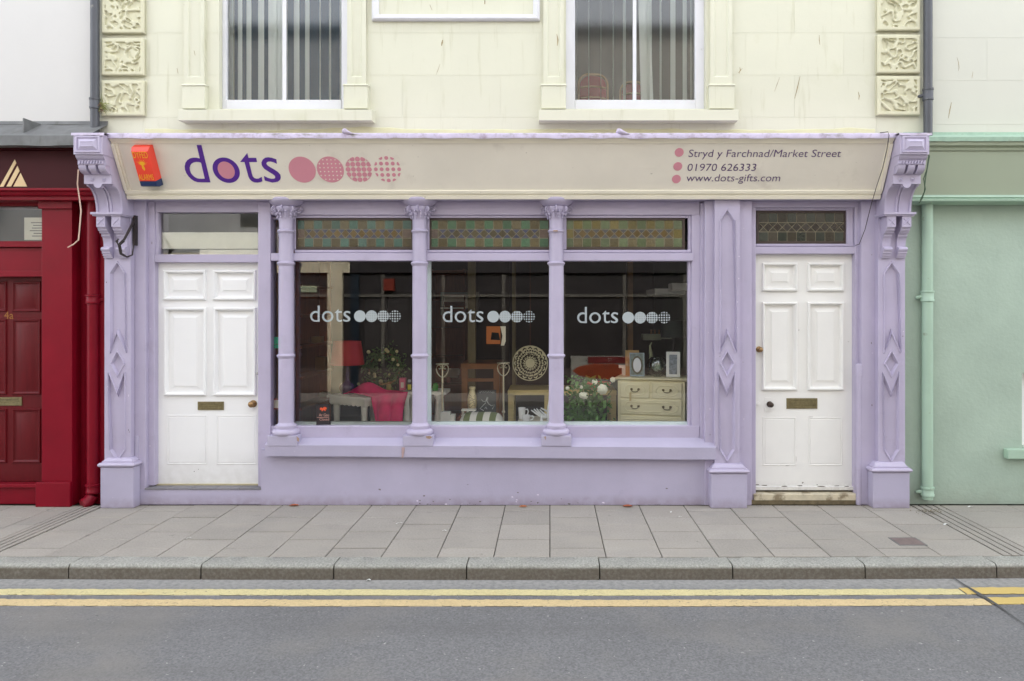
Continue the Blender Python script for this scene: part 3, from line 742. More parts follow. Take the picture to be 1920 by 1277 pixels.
leaded(1418, 1587, 395, 457, 0.112, 9, 1.0, (dk2, dk1), (dk1, dk2), dk3, dk2, None, 9)

# doors
def raised(parent, px0, px1, py0, py1, y, m):
    x0, x1, z0, z1 = PX(px0, y), PX(px1, y), PZ(py1, y), PZ(py0, y)
    MB().rnest(x0, x1, z0, z1, [(0, y), (0, y-0.018), (0.006, y-0.025), (0.016, y-0.025), (0.026, y-0.008), (0.030, y+0.010), (0.042, y+0.013), (0.044, y+0.013), (0.088, y-0.001), (0.089, y-0.005)]).obj('door_panel', m, parent, 20)
def flush(parent, px0, px1, py0, py1, y, m):
    x0, x1, z0, z1 = PX(px0, y), PX(px1, y), PZ(py1, y), PZ(py0, y)
    MB().rnest(x0, x1, z0, z1, [(0, y-0.0005), (0.003, y-0.004), (0.010, y-0.004), (0.014, y-0.0005)], cap=False).rnest(x0+0.018, x1-0.018, z0+0.018, z1-0.018, [(0, y-0.0005), (0.003, y-0.003)]).obj('door_panel', m, parent, 20)
def letterbox(parent, px0, px1, py0, py1, y):
    x0, x1, z0, z1 = PX(px0, y), PX(px1, y), PZ(py1, y), PZ(py0, y)
    MB().rnest(x0, x1, z0, z1, [(0, y), (0.002, y-0.008), (0.022, y-0.008), (0.024, y-0.002), (0.028, y-0.001), (0.032, y-0.004)]).obj('letterbox', BRASS, parent, 20)
def knob(parent, px, py, y, r, m, name='knob'):
    MB().ylathe([(r*1.15, 0), (r*1.15, -0.006), (r*0.55, -0.010), (r*0.5, -0.03), (r*0.95, -0.042), (r, -0.052), (r*0.75, -0.066), (r*0.2, -0.072)], (PX(px, y), y, PZ(py, y)), 18).obj(name, m, parent, 50)
DY = 0.12
def door_slab(px0, px1, py0, py1, rects):
    x0, x1, z0, z1 = PX(px0, DY), PX(px1, DY), PZ(py1, DY), PZ(py0, DY)
    hs = []
    for a, b, t_, u_ in rects:
        hs.append(inset([(PX(a, DY), PZ(u_, DY)), (PX(b, DY), PZ(u_, DY)), (PX(b, DY), PZ(t_, DY)), (PX(a, DY), PZ(t_, DY))], 0.012))
    return MB().prism([(x0, z0), (x1, z0), (x1, z1), (x0, z1)], DY, DY+0.020, 'y', holes=hs).box(x0, x1, DY+0.0203, DY+0.05, z0, z1)
R1 = [(a+k, b+q_, t_, u_) for a, b in ((308, 387), (400.5, 480.5)) for t_, u_, k, q_ in ((507, 562.5, 0, 0), (577, 741.5, 1, 0.5))]
R2 = [(a, b+q_, t_, u_) for a, b in ((1428.5, 1494.5), (1513.5, 1581.5)) for t_, u_, q_ in ((493, 546, 0), (566.5, 731.5, -0.5))]
d1 = door_slab(294.5, 491, 492, 907.5, R1).obj('door', WHITE, B, label='left-hand white panelled door')
for a, b in ((308, 387), (400.5, 480.5)):
    raised(d1, a, b, 507, 562.5, DY, WHITE); raised(d1, a+1, b+0.5, 577, 741.5, DY, WHITE); flush(d1, a+5, b+1.5, 778, 871, DY, WHITE)
letterbox(d1, 371, 420, 753, 769, DY); knob(d1, 475, 757, DY, 0.029, BRASSKNOB); knob(d1, 487.5, 699.5, DY, 0.013, M('steel', (190, 188, 182), 0.35, metal=0.8), 'lock')
tr = MB().pbox(290, 508, 477, 492, 0.055, 0.17).pbox(291, 508, 377, 398, 0.06, 0.17)
tr.pbox(291, 297, 398, 477, 0.07, 0.17).pbox(489.5, 496, 398, 477, 0.07, 0.17); tr.obj('door_head', LILAC, B, bevel=0.005)
sheet(296, 491, 397, 478, 0.115, 'fanlight_pane', GLASS, B)
st = MB().box(-3.70, -2.56, 0.002, 0.30, 0.0, 0.140).obj('doorstep', LILAC_ROUGH, B, bevel=0.006)
for k in range(5):
    a = -3.645 + 0.212*k
    MB().chbox(a+0.002, min(a+0.209, -2.595), -0.004, 0.118, 0.1385, 0.152, 0.003).obj('tile', SLATE, st)
MB().box(-3.60, -2.60, 0.100, 0.16, 0.152, 0.164).obj('threshold', M('yellowed_strip', (176, 166, 134), 0.6, 0.1, 20), st)
d2 = door_slab(1413.5, 1597.5, 476, 917, R2).obj('door', WHITE_WORN, B, label='right-hand white panelled door with worn foot')
for a, b in ((1428.5, 1494.5), (1513.5, 1581.5)):
    raised(d2, a, b, 493, 546, DY, WHITE_WORN); raised(d2, a, b-0.5, 566.5, 731.5, DY, WHITE_WORN); flush(d2, a+1.5, b-2, 782, 873, DY, WHITE_WORN)
letterbox(d2, 1474.5, 1532.5, 746.5, 766.5, DY); knob(d2, 1423, 655, DY, 0.024, BRASSKNOB, 'lock')
MB().pbox(1434, 1446.5, 745, 771, DY-0.004, DY).obj('key_plate', WHITE_WORN, d2); knob(d2, 1443, 758, DY-0.004, 0.024, M('dark_bronze', (70, 58, 50), 0.35, metal=0.5), 'knob')
MB().ylathe([(0.020, 0), (0.020, -0.006), (0.008, -0.008)], (PX(1421.5, DY), DY, PZ(757, DY)), 14).obj('lock', WHITE_WORN, d2)
MB().box(PX(1413, DY), PX(1598, DY), DY-0.03, DY+0.01, PZ(918, DY), PZ(911, DY)).obj('weather_bar', WHITE_WORN, d2, bevel=0.004)
h2 = MB().pbox(1404, 1613, 462.5, 476, 0.055, 0.17).pbox(1404, 1613, 376, 389, 0.05, 0.17).pbox(1406, 1612, 389.5, 394.5, 0.085, 0.17).pbox(1406, 1612, 457, 462, 0.085, 0.17)
h2.pbox(1406, 1417.5, 394, 458, 0.085, 0.17).pbox(1587.5, 1600, 394, 458, 0.085, 0.17)
h2.obj('door_head', LILAC, B, bevel=0.005)
MB().box(1.80, 2.82, 0.03, 0.2, -0.004, 0.035).obj('threshold', M('dirty_threshold', (112, 100, 76), 0.8, 0.25, 20, 0.4, 60), B)
MB().chbox(1.845, 2.81, 0.025, 0.14, 0.0355, 0.092, 0.006).obj('threshold_board', TIMBER, B)

# sloping fascia: a sign of its own
SG = thing('shop_sign', 'long sloping cream fascia sign with the word dots and pink circles', 'sign', (-0.4, -0.1, 2.738))
Y0, Zs0, Y1, Zs1 = -0.10, 2.738, -0.37, 3.227
SX0, SX1 = -3.738, 2.922
LEN = math.hypot(Y1-Y0, Zs1-Zs0)
VV = Vector((0, (Y1-Y0)/LEN, (Zs1-Zs0)/LEN)); NN = Vector((0, -VV.z, VV.y))      # up the slope; out of the board (towards the street, a little down)
if NN.y > 0: NN = -NN
O0 = Vector((0, Y0, Zs0))
def S3(u, v, t): q_ = O0 + VV*v + NN*t; return (u, q_.y, q_.z)
def ray(px, py):                                   # where the sight line of a photo pixel meets the board: (u, v) on it
    d = Vector(((px-VX)/F, 1, -(py-VY)/F)); o = Vector((0, -D, H))
    t = (O0-o).dot(NN)/d.dot(NN); p = o + d*t
    return (p.x, (p-O0).dot(VV))
def sbox(mb, u0, u1, v0, v1, t0, t1):
    return mb.add([S3(u0,v0,t0),S3(u1,v0,t0),S3(u1,v1,t0),S3(u0,v1,t0),S3(u0,v0,t1),S3(u1,v0,t1),S3(u1,v1,t1),S3(u0,v1,t1)], [(0,1,5,4),(1,2,6,5),(2,3,7,6),(3,0,4,7),(4,5,6,7),(3,2,1,0)])
MB().prism([(Y0, Zs0), (Y1, Zs1), (0.0, Zs1), (0.0, Zs0)], SX0, SX1, 'x').obj('board', CREAM, SG)
fm = MB()
sbox(fm, SX0, SX1, 0.0, 0.036, 0.0, 0.013); sbox(fm, SX0, SX1, 0.0365, 0.052, 0.0, 0.004); sbox(fm, SX0, SX1, 0.0525, 0.082, 0.0, 0.015)
sbox(fm, SX0, SX1, LEN-0.032, LEN, 0.0, 0.018); sbox(fm, SX0, SX1, LEN-0.055, LEN-0.033, 0.0, 0.008)
sbox(fm, SX0, SX0+0.03, 0.083, LEN-0.056, 0.0, 0.022); sbox(fm, SX1-0.03, SX1, 0.083, LEN-0.056, 0.0, 0.022)
sbox(fm, SX0+0.031, SX0+0.05, 0.083, LEN-0.056, 0.0, 0.010); sbox(fm, SX1-0.05, SX1-0.031, 0.083, LEN-0.056, 0.0, 0.010)
fm.obj('frame_moulding', CREAM2, SG, bevel=0.003)
ft = MB(); n = 170; vs = []; fs = []
for i in range(n+1):
    x = SX0-0.01 + (SX1-SX0+0.02)*i/n; w1 = noise.noise(Vector((x*6, 1, 9))); w2 = noise.noise(Vector((x*17, 5, 2)))
    vs += [(x, Y1-0.030+0.006*w2, 3.205+0.010*w1+0.005*w2), (x, Y1-0.034+0.006*w1, 3.240), (x, Y1-0.02, 3.252+0.003*w2), (x, YW, 3.335+0.006*w1)]
for i in range(n):
    for k in range(3): fs.append((4*i+k, 4*i+4+k, 4*i+5+k, 4*i+1+k))
ft.add(vs, fs).obj('lead_flashing', LEADPAINT, B, 70)
for px in (648, 1162):
    m = MB(); xx = PX(px, Y1)
    m.tube([(xx-0.012, -0.30, 3.265), (xx-0.006, -0.375, 3.272), (xx+0.004, -0.40, 3.262), (xx+0.05, -0.405, 3.246), (xx+0.09, -0.40, 3.238)], [0.020, 0.024, 0.021, 0.010, 0.003], 10)
    m.obj('lead_roll', LEADPAINT, B, 60)
MB().box(-3.75, 2.93, -0.095, 0.2, 2.7365, 2.7379).obj('soffit', LILAC, B)
MB().box(-3.64, 2.94, 0.05, 0.25, 2.735-0.0, 2.7362).obj('soffit', LILAC, B)

# lettering traced on the board: strokes as thin raised vinyl
def crop(pts): return [(330+x/9.143, 260+y/9.143) for x, y in pts]
Od = [(410,340),(350,325),(290,325),(240,338),(195,368),(165,410),(150,470),(155,530),(178,590),(215,645),(262,692),(318,728),(370,745),(450,748),(592,748),(505,392)]
Id = [(430,412),(395,400),(345,398),(305,406),(270,426),(246,458),(236,500),(240,545),(256,590),(285,625),(318,655),(355,676),(392,685),(440,687),(495,685),(430,412)]
dstem = [(355,108),(436,108),(505,392),(430,412),(410,340)]
def ell(a, b, n=48, c=(862,540)): return [(c[0]+a*math.cos(2*math.pi*k/n)+0.244*b*math.sin(2*math.pi*k/n), c[1]+b*math.sin(2*math.pi*k/n)) for k in range(n)]
Oo, Io = ell(227, 218), ell(144, 149)
tp = [(1100,400),(1222,245),(1245,328),(1375,328),(1392,400),(1255,400),(1305,612),(1318,648),(1342,674),(1375,685),(1412,685),(1470,655),(1482,730),(1442,746),(1400,752),(1345,748),(1300,728),(1265,694),(1240,640),(1175,400)]
sL = [(1720,352),(1640,326),(1580,318),(1530,326),(1490,355),(1466,405),(1470,450),(1488,485),(1520,520),(1590,565),(1660,608),(1700,640),(1702,668),(1685,684),(1640,688),(1575,672),(1508,638)]
sR = [(1733,430),(1670,402),(1620,391),(1580,393),(1558,406),(1550,424),(1558,444),(1575,462),(1605,482),(1680,525),(1750,572),(1790,620),(1797,665),(1785,705),(1745,738),(1650,752),(1522,716)]
def strip(A, Bq): return [[A[i], A[i+1], Bq[i+1], Bq[i]] for i in range(len(A)-1)]
LET = {'d': strip(Od, Id) + [dstem], 'o': strip(Oo + Oo[:1], Io + Io[:1]), 't': [tp], 's': strip(sL, sR)}
def flat_mesh(polys, to3, th):                     # polygons -> thin solid; to3(x, y, t)
    mb = MB()
    for p in polys:
        k = len(p); tr_ = tessellate_polygon([[Vector((a, b, 0)) for a, b in p]])
        mb.add([to3(a, b, th) for a, b in p] + [to3(a, b, 0.0) for a, b in p], [tuple(t) for t in tr_] + [(i, (i+1) % k, k+(i+1) % k, k+i) for i in range(k)])
    return mb
def board3(x, y, t):
    u, v = ray(330+x/9.143, 260+y/9.143); return S3(u, v, t + 0.0008)
for ch in 'dots':
    flat_mesh(LET[ch], board3, 0.0016).obj('letter', PURPLE, SG, 0, label='purple letter ' + ch)
flat_mesh([ell(143, 148)], lambda x, y, t: board3(x, y, t*0.5), 0.0016).obj('dot', PINK, SG, 0)
def halftone(kind):                                # pieces in a unit circle: (pink polygons, pale polygons)
    C = [(math.cos(2*math.pi*k/48), math.sin(2*math.pi*k/48)) for k in range(48)]
    if kind == 0: return [C], []
    pitch, r = {1: (0.30, 0.052), 2: (0.395, 0.185), 3: (0.435, 0.150)}[kind]
    out = []
    off = 0.5 if kind in (1,) else 0.0
    if kind == 2: off = 0.0
    m = int(1.3/pitch)+1
    for i in range(-m, m+1):
        for j in range(-m, m+1):
            cx, cy = (i+off)*pitch, (j+off)*pitch
            dd = math.hypot(cx, cy)
            if dd > 1 + r*0.75: continue
            if kind == 1 and dd > 0.93: continue
            poly = []
            for k in range(14):
                x, y = cx+r*math.cos(2*math.pi*k/14), cy+r*math.sin(2*math.pi*k/14)
                h = math.hypot(x, y)
                if h > 1: x, y = x/h, y/h
                poly.append((x, y))
            A = abs(sum(poly[q_][0]*poly[(q_+1) % 14][1]-poly[(q_+1) % 14][0]*poly[q_][1] for q_ in range(14)))/2
            if A > 0.0035: out.append(poly)
    return ([C], out) if kind == 1 else (out, [])
for k, (px, py) in enumerate(((566.8, 318.2), (619.6, 317.9), (672.7, 317.6), (726.6, 317.3))):
    u, v = ray(px, py); rr = 0.1165
    a, b = halftone(k)
    rot = R(-6)
    to3 = lambda x, y, t: S3(u + rr*x, v + rr*y, t + 0.0008)
    o = flat_mesh(a, to3, 0.0016).obj('dot', PINK, SG, 0)
    if b: flat_mesh(b, lambda x, y, t: S3(u + rr*x, v + rr*y, t + 0.0008), 0.0028).obj('pale_spots', CREAM, o, 0)
def text2d(body, res=4, shear=0.0, offset=0.0):
    cu = bpy.data.curves.new('t', 'FONT'); cu.body = body; cu.resolution_u = res; cu.size = 1.0; cu.fill_mode = 'FRONT'; cu.shear = shear; cu.offset = offset
    o = bpy.data.objects.new('t', cu); COL.objects.link(o)
    dg = bpy.context.evaluated_depsgraph_get(); dg.update()
    me = bpy.data.meshes.new_from_object(o.evaluated_get(dg))
    vs = [(v.co.x, v.co.y) for v in me.vertices]; fs = [tuple(p.vertices) for p in me.polygons]
    bpy.data.objects.remove(o); bpy.data.curves.remove(cu); bpy.data.meshes.remove(me)
    x0 = min(v[0] for v in vs); x1 = max(v[0] for v in vs)
    return [((v[0]-x0)/(x1-x0), v[1]/(x1-x0)) for v in vs], fs, (x1-x0)
def text_on(body, to3, width, height_per_em=None, shear=0.0, offset=0.0):  # to3(a, b): a along, b up, in metres; height_per_em: metres per font unit
    vs, fs, w = text2d(body, shear=shear, offset=offset)
    hs_ = width if not height_per_em else height_per_em*w
    return MB().add([to3(a*width, b*hs_) for a, b in vs], fs)
for body, xa_, xb_, py in (('Stryd y Farchnad/Market Street', 1290.6, 1575.5, 294.3), ('01970 626333', 1288.5, 1416.7, 320.4), ('www.dots-gifts.com', 1286.7, 1462, 339.9)):
    u0, v0 = ray(xa_, py); u1, _ = ray(xb_, py)
    text_on(body, lambda a, b: S3(u0+a, v0+b, 0.002), u1-u0, 0.094, shear=0.06, offset=-0.004).obj('address_line', PURPLE2, SG, label='purple lettering reading ' + body if 'www' not in body and '0' not in body else 'line of purple contact lettering')
for px, py in ((1273.4, 285.7), (1270.8, 312), (1268.2, 335.7)):
    u, v = ray(px, py)
    flat_mesh([[(math.cos(2*math.pi*k/28), math.sin(2*math.pi*k/28)) for k in range(28)]], lambda x, y, t: S3(u+0.0385*x, v+0.0385*y, t+0.0008), 0.0016).obj('dot', PINK, SG, 0)
# the same word in frosted vinyl on the three big panes
for pane, l, r_, top, base, cs, cyy in ((panes[1], 582, 657, 573, 603.2, (674.8, 696.7, 718.5, 740.6), 592.9), (panes[2], 830.5, 906.5, 573.5, 604, (924.8, 946.9, 969.4, 992), 593.8), (panes[3], 1082.7, 1159, 575.5, 605.7, (1178, 1200.3, 1222.6, 1245.4), 595.6)):
    yg = 0.1105
    def win3(x, y, t):
        u = x - 0.244*(y-748); w = 748-y
        return (PX(l + (u-219)/(1823-219)*(r_-l), yg), yg-t, PZ(base - w/640*(base-top), yg))
    for ch in 'dots': flat_mesh(LET[ch], win3, 0.0004).obj('letter', FROST, pane, 0, label='frosted letter ' + ch)
    for k in range(4):
        a, b = halftone(k)
        if k == 1:
            o = flat_mesh(a, lambda x, y, t: (PX(cs[k]+10.9*x, yg), yg-t, PZ(cyy+10.9*y, yg)), 0.0004).obj('dot', FROST, pane, 0)
            flat_mesh(b, lambda x, y, t: (PX(cs[k]+10.9*x, yg), yg-t, PZ(cyy+10.9*y, yg)), 0.0008).obj('dot', M('grey_spots', (96, 100, 100), 0.6, 0), pane, 0)
        else: flat_mesh(a, lambda x, y, t: (PX(cs[k]+10.9*x, yg), yg-t, PZ(cyy+10.9*y, yg)), 0.0004).obj('dot', FROST, pane, 0)

# wear on the doors, frames and pilasters
DKCHIP = M('dark_paint_chip', (92, 84, 74), 0.8, 0.2, 40)
def fleck(px, py, rx, ry, y, m, rr_):
    n_ = 7; MB().add([P(px+rx*rr_.uniform(.6, 1.4)*math.cos(2*math.pi*q_/n_), py+ry*rr_.uniform(.6, 1.4)*math.sin(2*math.pi*q_/n_), y) for q_ in range(n_)], [tuple(range(n_))]).obj('paint_chip', m, B)
rr1 = random.Random(77)
for px, py, rx, ry in ((1492, 711, .7, 3), (1491.5, 722, .8, 3.5), (1532, 730.5, 1.4, .8), (1498, 619, .7, 1), (1492, 838, .5, 6), (1492.5, 862, .5, 7), (1420, 909, 5, .9), (1434, 910, 6, .8), (1472, 912, 6, .9), (1500, 911, 5, .8), (1540, 912, 7, .8), (1570, 911, 5, .9), (1588, 912, 4, .9), (1505, 905, 1.4, 1.2), (1532, 909, 1.2, .8), (1476, 873, 4, .5), (1520, 782, 5, .4)):
    fleck(px, py, rx, ry, DY-0.0318 if py > 910.5 else DY-0.0012, DKCHIP, rr1)
for px, py, rx, ry in ((364, 884, 1, .8), (372, 880, .7, .6), (430, 834, .9, .7), (446, 838, .8, .7), (328, 866, 1, .6)):
    fleck(px, py, rx, ry, DY-0.0012, DKCHIP, rr1)
for k in range(34):
    px, y = rr1.choice(((283, 0.0535), (1330, -0.0135), (1394, -0.0135), (1634, -0.0012), (260, 0.0025), (1350, -0.0615), (1384, -0.0615), (200, -0.0615), (241, -0.0615), (1692, -0.0615)))
    fleck(px+rr1.uniform(-2, 2), rr1.uniform(420, 850), rr1.uniform(.5, 1.1), rr1.uniform(.6, 2.2), y, PALES if k % 3 else SCUFF, rr1)
# ------------------------------------------------------------------ alarm box on the sign
A = thing('alarm_box', 'red and orange burglar alarm box with blue foot on the left end of the sign', 'alarm box', (-3.4, -0.3, 3.0))
ALR = M('red_plastic', (236, 66, 44), 0.35, 0.03, 6, coat=0.3); ALY = M('amber_print', (240, 176, 30), 0.5, 0.03)
ua, _ = ray(254.5, 310); ub, _ = ray(297, 310); _, va = ray(282, 346.5); _, vb = ray(270, 271)
def ring(u0, u1, v0, v1, t): return [S3(u0,v0,t), S3(u1,v0,t), S3(u1,v1,t), S3(u0,v1,t)]
def frustum(name, m, rings):
    mb = MB(); vs = []; fs = []
    for r_ in rings: vs += ring(*r_)
    for k in range(len(rings)-1):
        for i in range(4): fs.append((4*k+i, 4*k+(i+1) % 4, 4*k+4+(i+1) % 4, 4*k+4+i))
    k = 4*(len(rings)-1); fs.append((k, k+1, k+2, k+3)); fs.append((3, 2, 1, 0))
    return mb.add(vs, fs).obj(name, m, A, bevel=0.004)
vm = va + 0.062
ua += 0.040
frustum('cover', ALR, [(ua, ub, vm+0.001, vb, 0.0), (ua+0.002, ub-0.003, vm+0.001, vb-0.004, 0.060), (ua+0.006, ub-0.012, vm+0.001, vb-0.034, 0.092)])
frustum('foot', M('navy_plastic', (30, 50, 92), 0.35, 0.03), [(ua, ub, va, vm, 0.0), (ua+0.002, ub-0.003, va+0.004, vm, 0.060), (ua+0.006, ub-0.012, va+0.02, vm, 0.0915)])
tA = 0.0932
text_on('DYFED', lambda a, b: S3(ua+0.012+a, vb-0.090+b, tA), ub-ua-0.030, 0.080).obj('lettering', ALY, A)
text_on('ALARMS', lambda a, b: S3(ua+0.012+a, vm+0.014+b, tA), ub-ua-0.030, 0.072).obj('lettering', ALY, A)
em = MB(); cu, cv = (ua+ub)/2-0.006, (vm+vb)/2+0.012
for k in range(14):
    a = 2*math.pi*k/14+0.1; r1, r2 = 0.022, (0.040 if k % 2 else 0.052)*(0.6 if math.sin(a) < -0.5 else 1)
    em.add([S3(cu+r1*math.cos(a-0.12), cv+r1*math.sin(a-0.12), tA), S3(cu+r2*math.cos(a), cv+r2*math.sin(a)*0.8, tA), S3(cu+r1*math.cos(a+0.12), cv+r1*math.sin(a+0.12), tA)], [(0,1,2)])
em.add([S3(cu+0.022*math.cos(2*math.pi*k/18), cv+0.017*math.sin(2*math.pi*k/18), tA) for k in range(18)], [tuple(range(18))])
em.add([S3(cu-0.008, cv-0.015, tA), S3(cu+0.008, cv-0.015, tA), S3(cu+0.015, cv-0.05, tA), S3(cu+0.004, cv-0.066, tA), S3(cu-0.010, cv-0.045, tA)], [(0,1,2,3,4)])
em.obj('emblem', ALY, A)

# ------------------------------------------------------------------ pipes
def pipe(name, label, x, y, r, z0, z1, m, collars, shoe=None):
    t = thing(name, label, 'drainpipe', (x, y, z0), 'drainpipes on the house fronts')
    MB().lathe([(r, z0), (r, z1)], (x, y, 0), 20).obj('pipe', m, t, 40)
    for z, h, ear in collars:
        c = MB().lathe([(r, z), (r*1.20, z+0.004), (r*1.22, z+0.02), (r*1.14, z+0.025), (r*1.14, z+h-0.02), (r*1.26, z+h-0.016), (r*1.26, z+h-0.002), (r, z+h)], (x, y, 0), 20)
        if ear:
            for s_ in ear: c.tube([(x+s_*r*1.0, y+0.01, z+h*0.45), (x+s_*(r+0.035), y+0.02, z+h*0.40)], [0.018, 0.013], 8); c.ylathe([(0.012, 0), (0.012, -0.02)], (x+s_*(r+0.036), y+0.03, z+h*0.4), 8)
        c.obj('collar', m, t, 40)
    if shoe: MB().tube([(x, y, z0+0.02), (x-0.002, y-0.01, z0-0.03), (x-0.02, y-0.05, z0-0.07), (x-0.045, y-0.085, z0-0.085)], r*1.05, 14).obj('shoe', m, t, 40)
    return t
pipe('drainpipe', 'dark grey drainpipe with weeds at its collar, left of the carved quoins', -4.073, -0.03, 0.037, 3.30, 8.3, IRONPIPE, [(PZ(205, -.03), 0.10, ())])
pipe('drainpipe', 'dark grey drainpipe with eared collar, right of the carved quoins', 3.385, -0.03, 0.038, 3.22, 8.3, IRONPIPE, [(PZ(189, -.03), 0.11, (-1,))])
pipe('drainpipe', 'crimson drainpipe between red pilaster and lilac shopfront', -4.125, 0.03, 0.052, 0.10, 2.75, RED, [(PZ(570, .03), 0.085, (1,)), (0.10, 0.085, ())], True)
pipe('drainpipe', 'mint green drainpipe on the green wall right of the shop', 3.385, -0.02, 0.047, 0.06, 2.76, GREENTRIM, [(PZ(566, -.02), 0.10, (-1,)), (0.085, 0.085, (-1,))])
lp = thing('service_pipe', 'thin lilac pipe stub beside the right-hand door', 'pipe', (2.80, 0.02, 0))
xx = PX(1612, 0.0)
MB().lathe([(0.026, 0.0), (0.026, PZ(703, 0))], (xx, 0.02, 0), 14).obj('pipe', LILAC, lp, 40)
MB().lathe([(0.031, PZ(706, 0)), (0.031, PZ(690, 0)), (0.026, PZ(684, 0)), (0.014, PZ(682, 0))], (xx, 0.02, 0), 14).obj('cap', LILAC, lp, 40)

# ------------------------------------------------------------------ iron bracket and loose wires
ib = thing('iron_bracket', 'rusty black iron arm with broken fittings on the left pilaster', 'bracket', (-3.62, -0.05, 2.3))
yb_ = -0.03
MB().box(PX(250.5, yb_), PX(254.5, yb_), yb_-0.012, 0.004, PZ(460, yb_), PZ(404, yb_)).obj('back_plate', BLACKIRON, ib)
m = MB(); m.tube([P(252, 413, -0.04), P(243, 430, -0.16), P(234, 447, -0.26), P(230, 453, -0.30)], [0.010, 0.012, 0.011, 0.010], 8)
m.obj('stay', BLACKIRON, ib)
MB().tube([P(232, 451, -0.30), P(222, 460, -0.31), P(219, 452, -0.32), P(222, 448, -0.31)], [0.014, 0.016, 0.012, 0.008], 8).obj('hook', BLACKIRON, ib)
MB().tube([P(224, 461, -0.30), P(227, 476, -0.28), P(238, 482, -0.2), P(248, 478, -0.10), P(251, 458, -0.04)], [0.013, 0.012, 0.008, 0.007, 0.006], 8).obj('bent_rod', BLACKIRON, ib)
w1 = MB().tube([P(147, 318, -0.42), P(145, 345, -0.38), P(149, 372, -0.36), P(152, 395, -0.36), P(149, 432, -0.36), P(147, 450, -0.36), P(138, 458, -0.36), P(127, 464, -0.36)], 0.0055, 6).obj('dangling_wire', M('cream_wire', (206, 178, 160), 0.5))
tag(w1, 'cream wire hanging loose in front of the red shopfront', 'wire')
w2 = MB().tube([P(1650, 249, -0.40), P(1665, 247, -0.42), P(1667, 254, -0.44), P(1663, 280, -0.42), P(1655, 315, -0.36), P(1645, 345, -0.28), P(1634, 382, -0.14), P(1622, 430, -0.05), P(1611, 458, -0.012), P(1604, 460, 0.03)], 0.0035, 6).obj('dangling_wire', M('grey_wire', (70, 64, 66), 0.5))
tag(w2, 'thin dark wire running down across the right end of the sign', 'wire')
w3 = MB().tube([P(1742, 290, -0.30), P(1738, 318, -0.28), P(1732, 335, -0.27), P(1735, 355, -0.26), P(1729, 372, -0.24), P(1723, 381, -0.22)], 0.005, 6).tube([P(1743, 292, -0.30), P(1736, 330, -0.27), P(1733, 360, -0.25), P(1725, 376, -0.23)], 0.004, 6).obj('dangling_wire', M('green_wire', (70, 92, 70), 0.5))
tag(w3, 'dark green twisted wire hanging before the sage signboard', 'wire')

# ------------------------------------------------------------------ red neighbour
RB = thing('red_shopfront_building', 'crimson shopfront with maroon signboard under a white wall on the left', 'building', (-6.0, 0, 0))
MB().box(-14, XL-0.001, YW, 0.35, PZ(237, YW), 8.4).box(-14, -5.65, 0.035, 0.3, 0, 2.75).obj('wall', WHITEWALL, RB)
ld = MB(); n = 60; vs = []; fs = []
for i in range(n+1):
    x = -7.5 + (XL+0.11+7.5)*i/n; w_ = noise.noise(Vector((x*4, 1, 3)))*0.006
    vs += [(x, YW+0.0, 3.46), (x, YW-0.012, 3.425+w_), (x, -0.24, 3.275), (x, -0.262, 3.262+w_*0.5), (x, -0.264, 3.175+w_), (x, -0.20, 3.170)]
for i in range(n):
    for k in range(5): fs.append((6*i+k, 6*i+6+k, 6*i+7+k, 6*i+1+k))
ld.add(vs, fs).obj('lead_canopy', LEAD, RB, 40)
MB().box(-7.5, XL-0.06, YW-0.014, YW-0.001, 3.385, PZ(234, YW)).obj('shadow_gap_strip', M('dark_shadow_gap', (58, 55, 48), 0.8, 0.3, 20), RB)  # dark strip painted in for the shadow gap under the white wall
MB().box(PX(59, -.1)-0.006, PX(59, -.1)+0.006, -0.2, YW-0.01, 3.2975, 3.428).obj('lead_seam', LEAD, RB)
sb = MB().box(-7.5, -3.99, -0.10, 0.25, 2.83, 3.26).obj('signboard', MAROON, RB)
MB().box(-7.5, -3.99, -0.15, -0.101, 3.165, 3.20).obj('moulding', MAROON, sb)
lg = MB()
for poly in ([(118,295),(131,322),(28,512),(-2,512)], [(140,345),(157,385),(88,510),(52,510)], [(165,402),(217,510),(107,510)]):
    lg.prism([(PX(a/4.257, -.102), PZ(230+b/4.257, -.102)) for a, b in poly], -0.104, -0.1005, 'y')
lg.obj('emblem', M('cream_gilt', (222, 196, 150), 0.5), sb)
MB().prism([(0.2, 2.82), (-0.19, 2.82), (-0.19, 2.80), (-0.16, 2.79), (-0.15, 2.765), (-0.12, 2.755), (-0.12, 2.725), (0.2, 2.725)], -7.5, -3.99, 'x').obj('cornice', RED, RB, bevel=0.003)
ya = -0.03
x0, x1 = PX(78, ya), PX(135, ya)
pr_ = MB().box(x0, x1, ya, 0.25, 0.0, 2.72).obj('pilaster', RED, RB, bevel=0.004)
MB().box(PX(66, -0.07), PX(131, -0.07), -0.07, ya-0.001, 0, PZ(905, -0.07)).obj('plinth', RED, pr_, bevel=0.006)
MB().box(x0-0.015, x1+0.015, ya-0.025, ya-0.001, PZ(392, ya), PZ(378, ya)).box(x0-0.06, x1+0.02, ya-0.07, ya-0.001, PZ(377.5, ya), PZ(369, ya)).obj('capital', RED, pr_, bevel=0.003)
MB().box(x1-0.002, -3.985, 0.10, 0.3, 0, 2.76).box(PX(169, .04), -3.985, 0.045, 0.099, 0, 2.74).obj('side_panel', RED, RB, bevel=0.003)
MB().box(-5.66, x0+0.002, 0.06, 0.2, PZ(463, .06), PZ(452, .06)).box(-5.66, x0+0.002, 0.10, 0.2, PZ(515, .1), PZ(463.5, .06)).box(-5.66, x0+0.002, 0.045, 0.2, PZ(519, .06), PZ(508, .06)).obj('door_head', RED, RB, bevel=0.003)
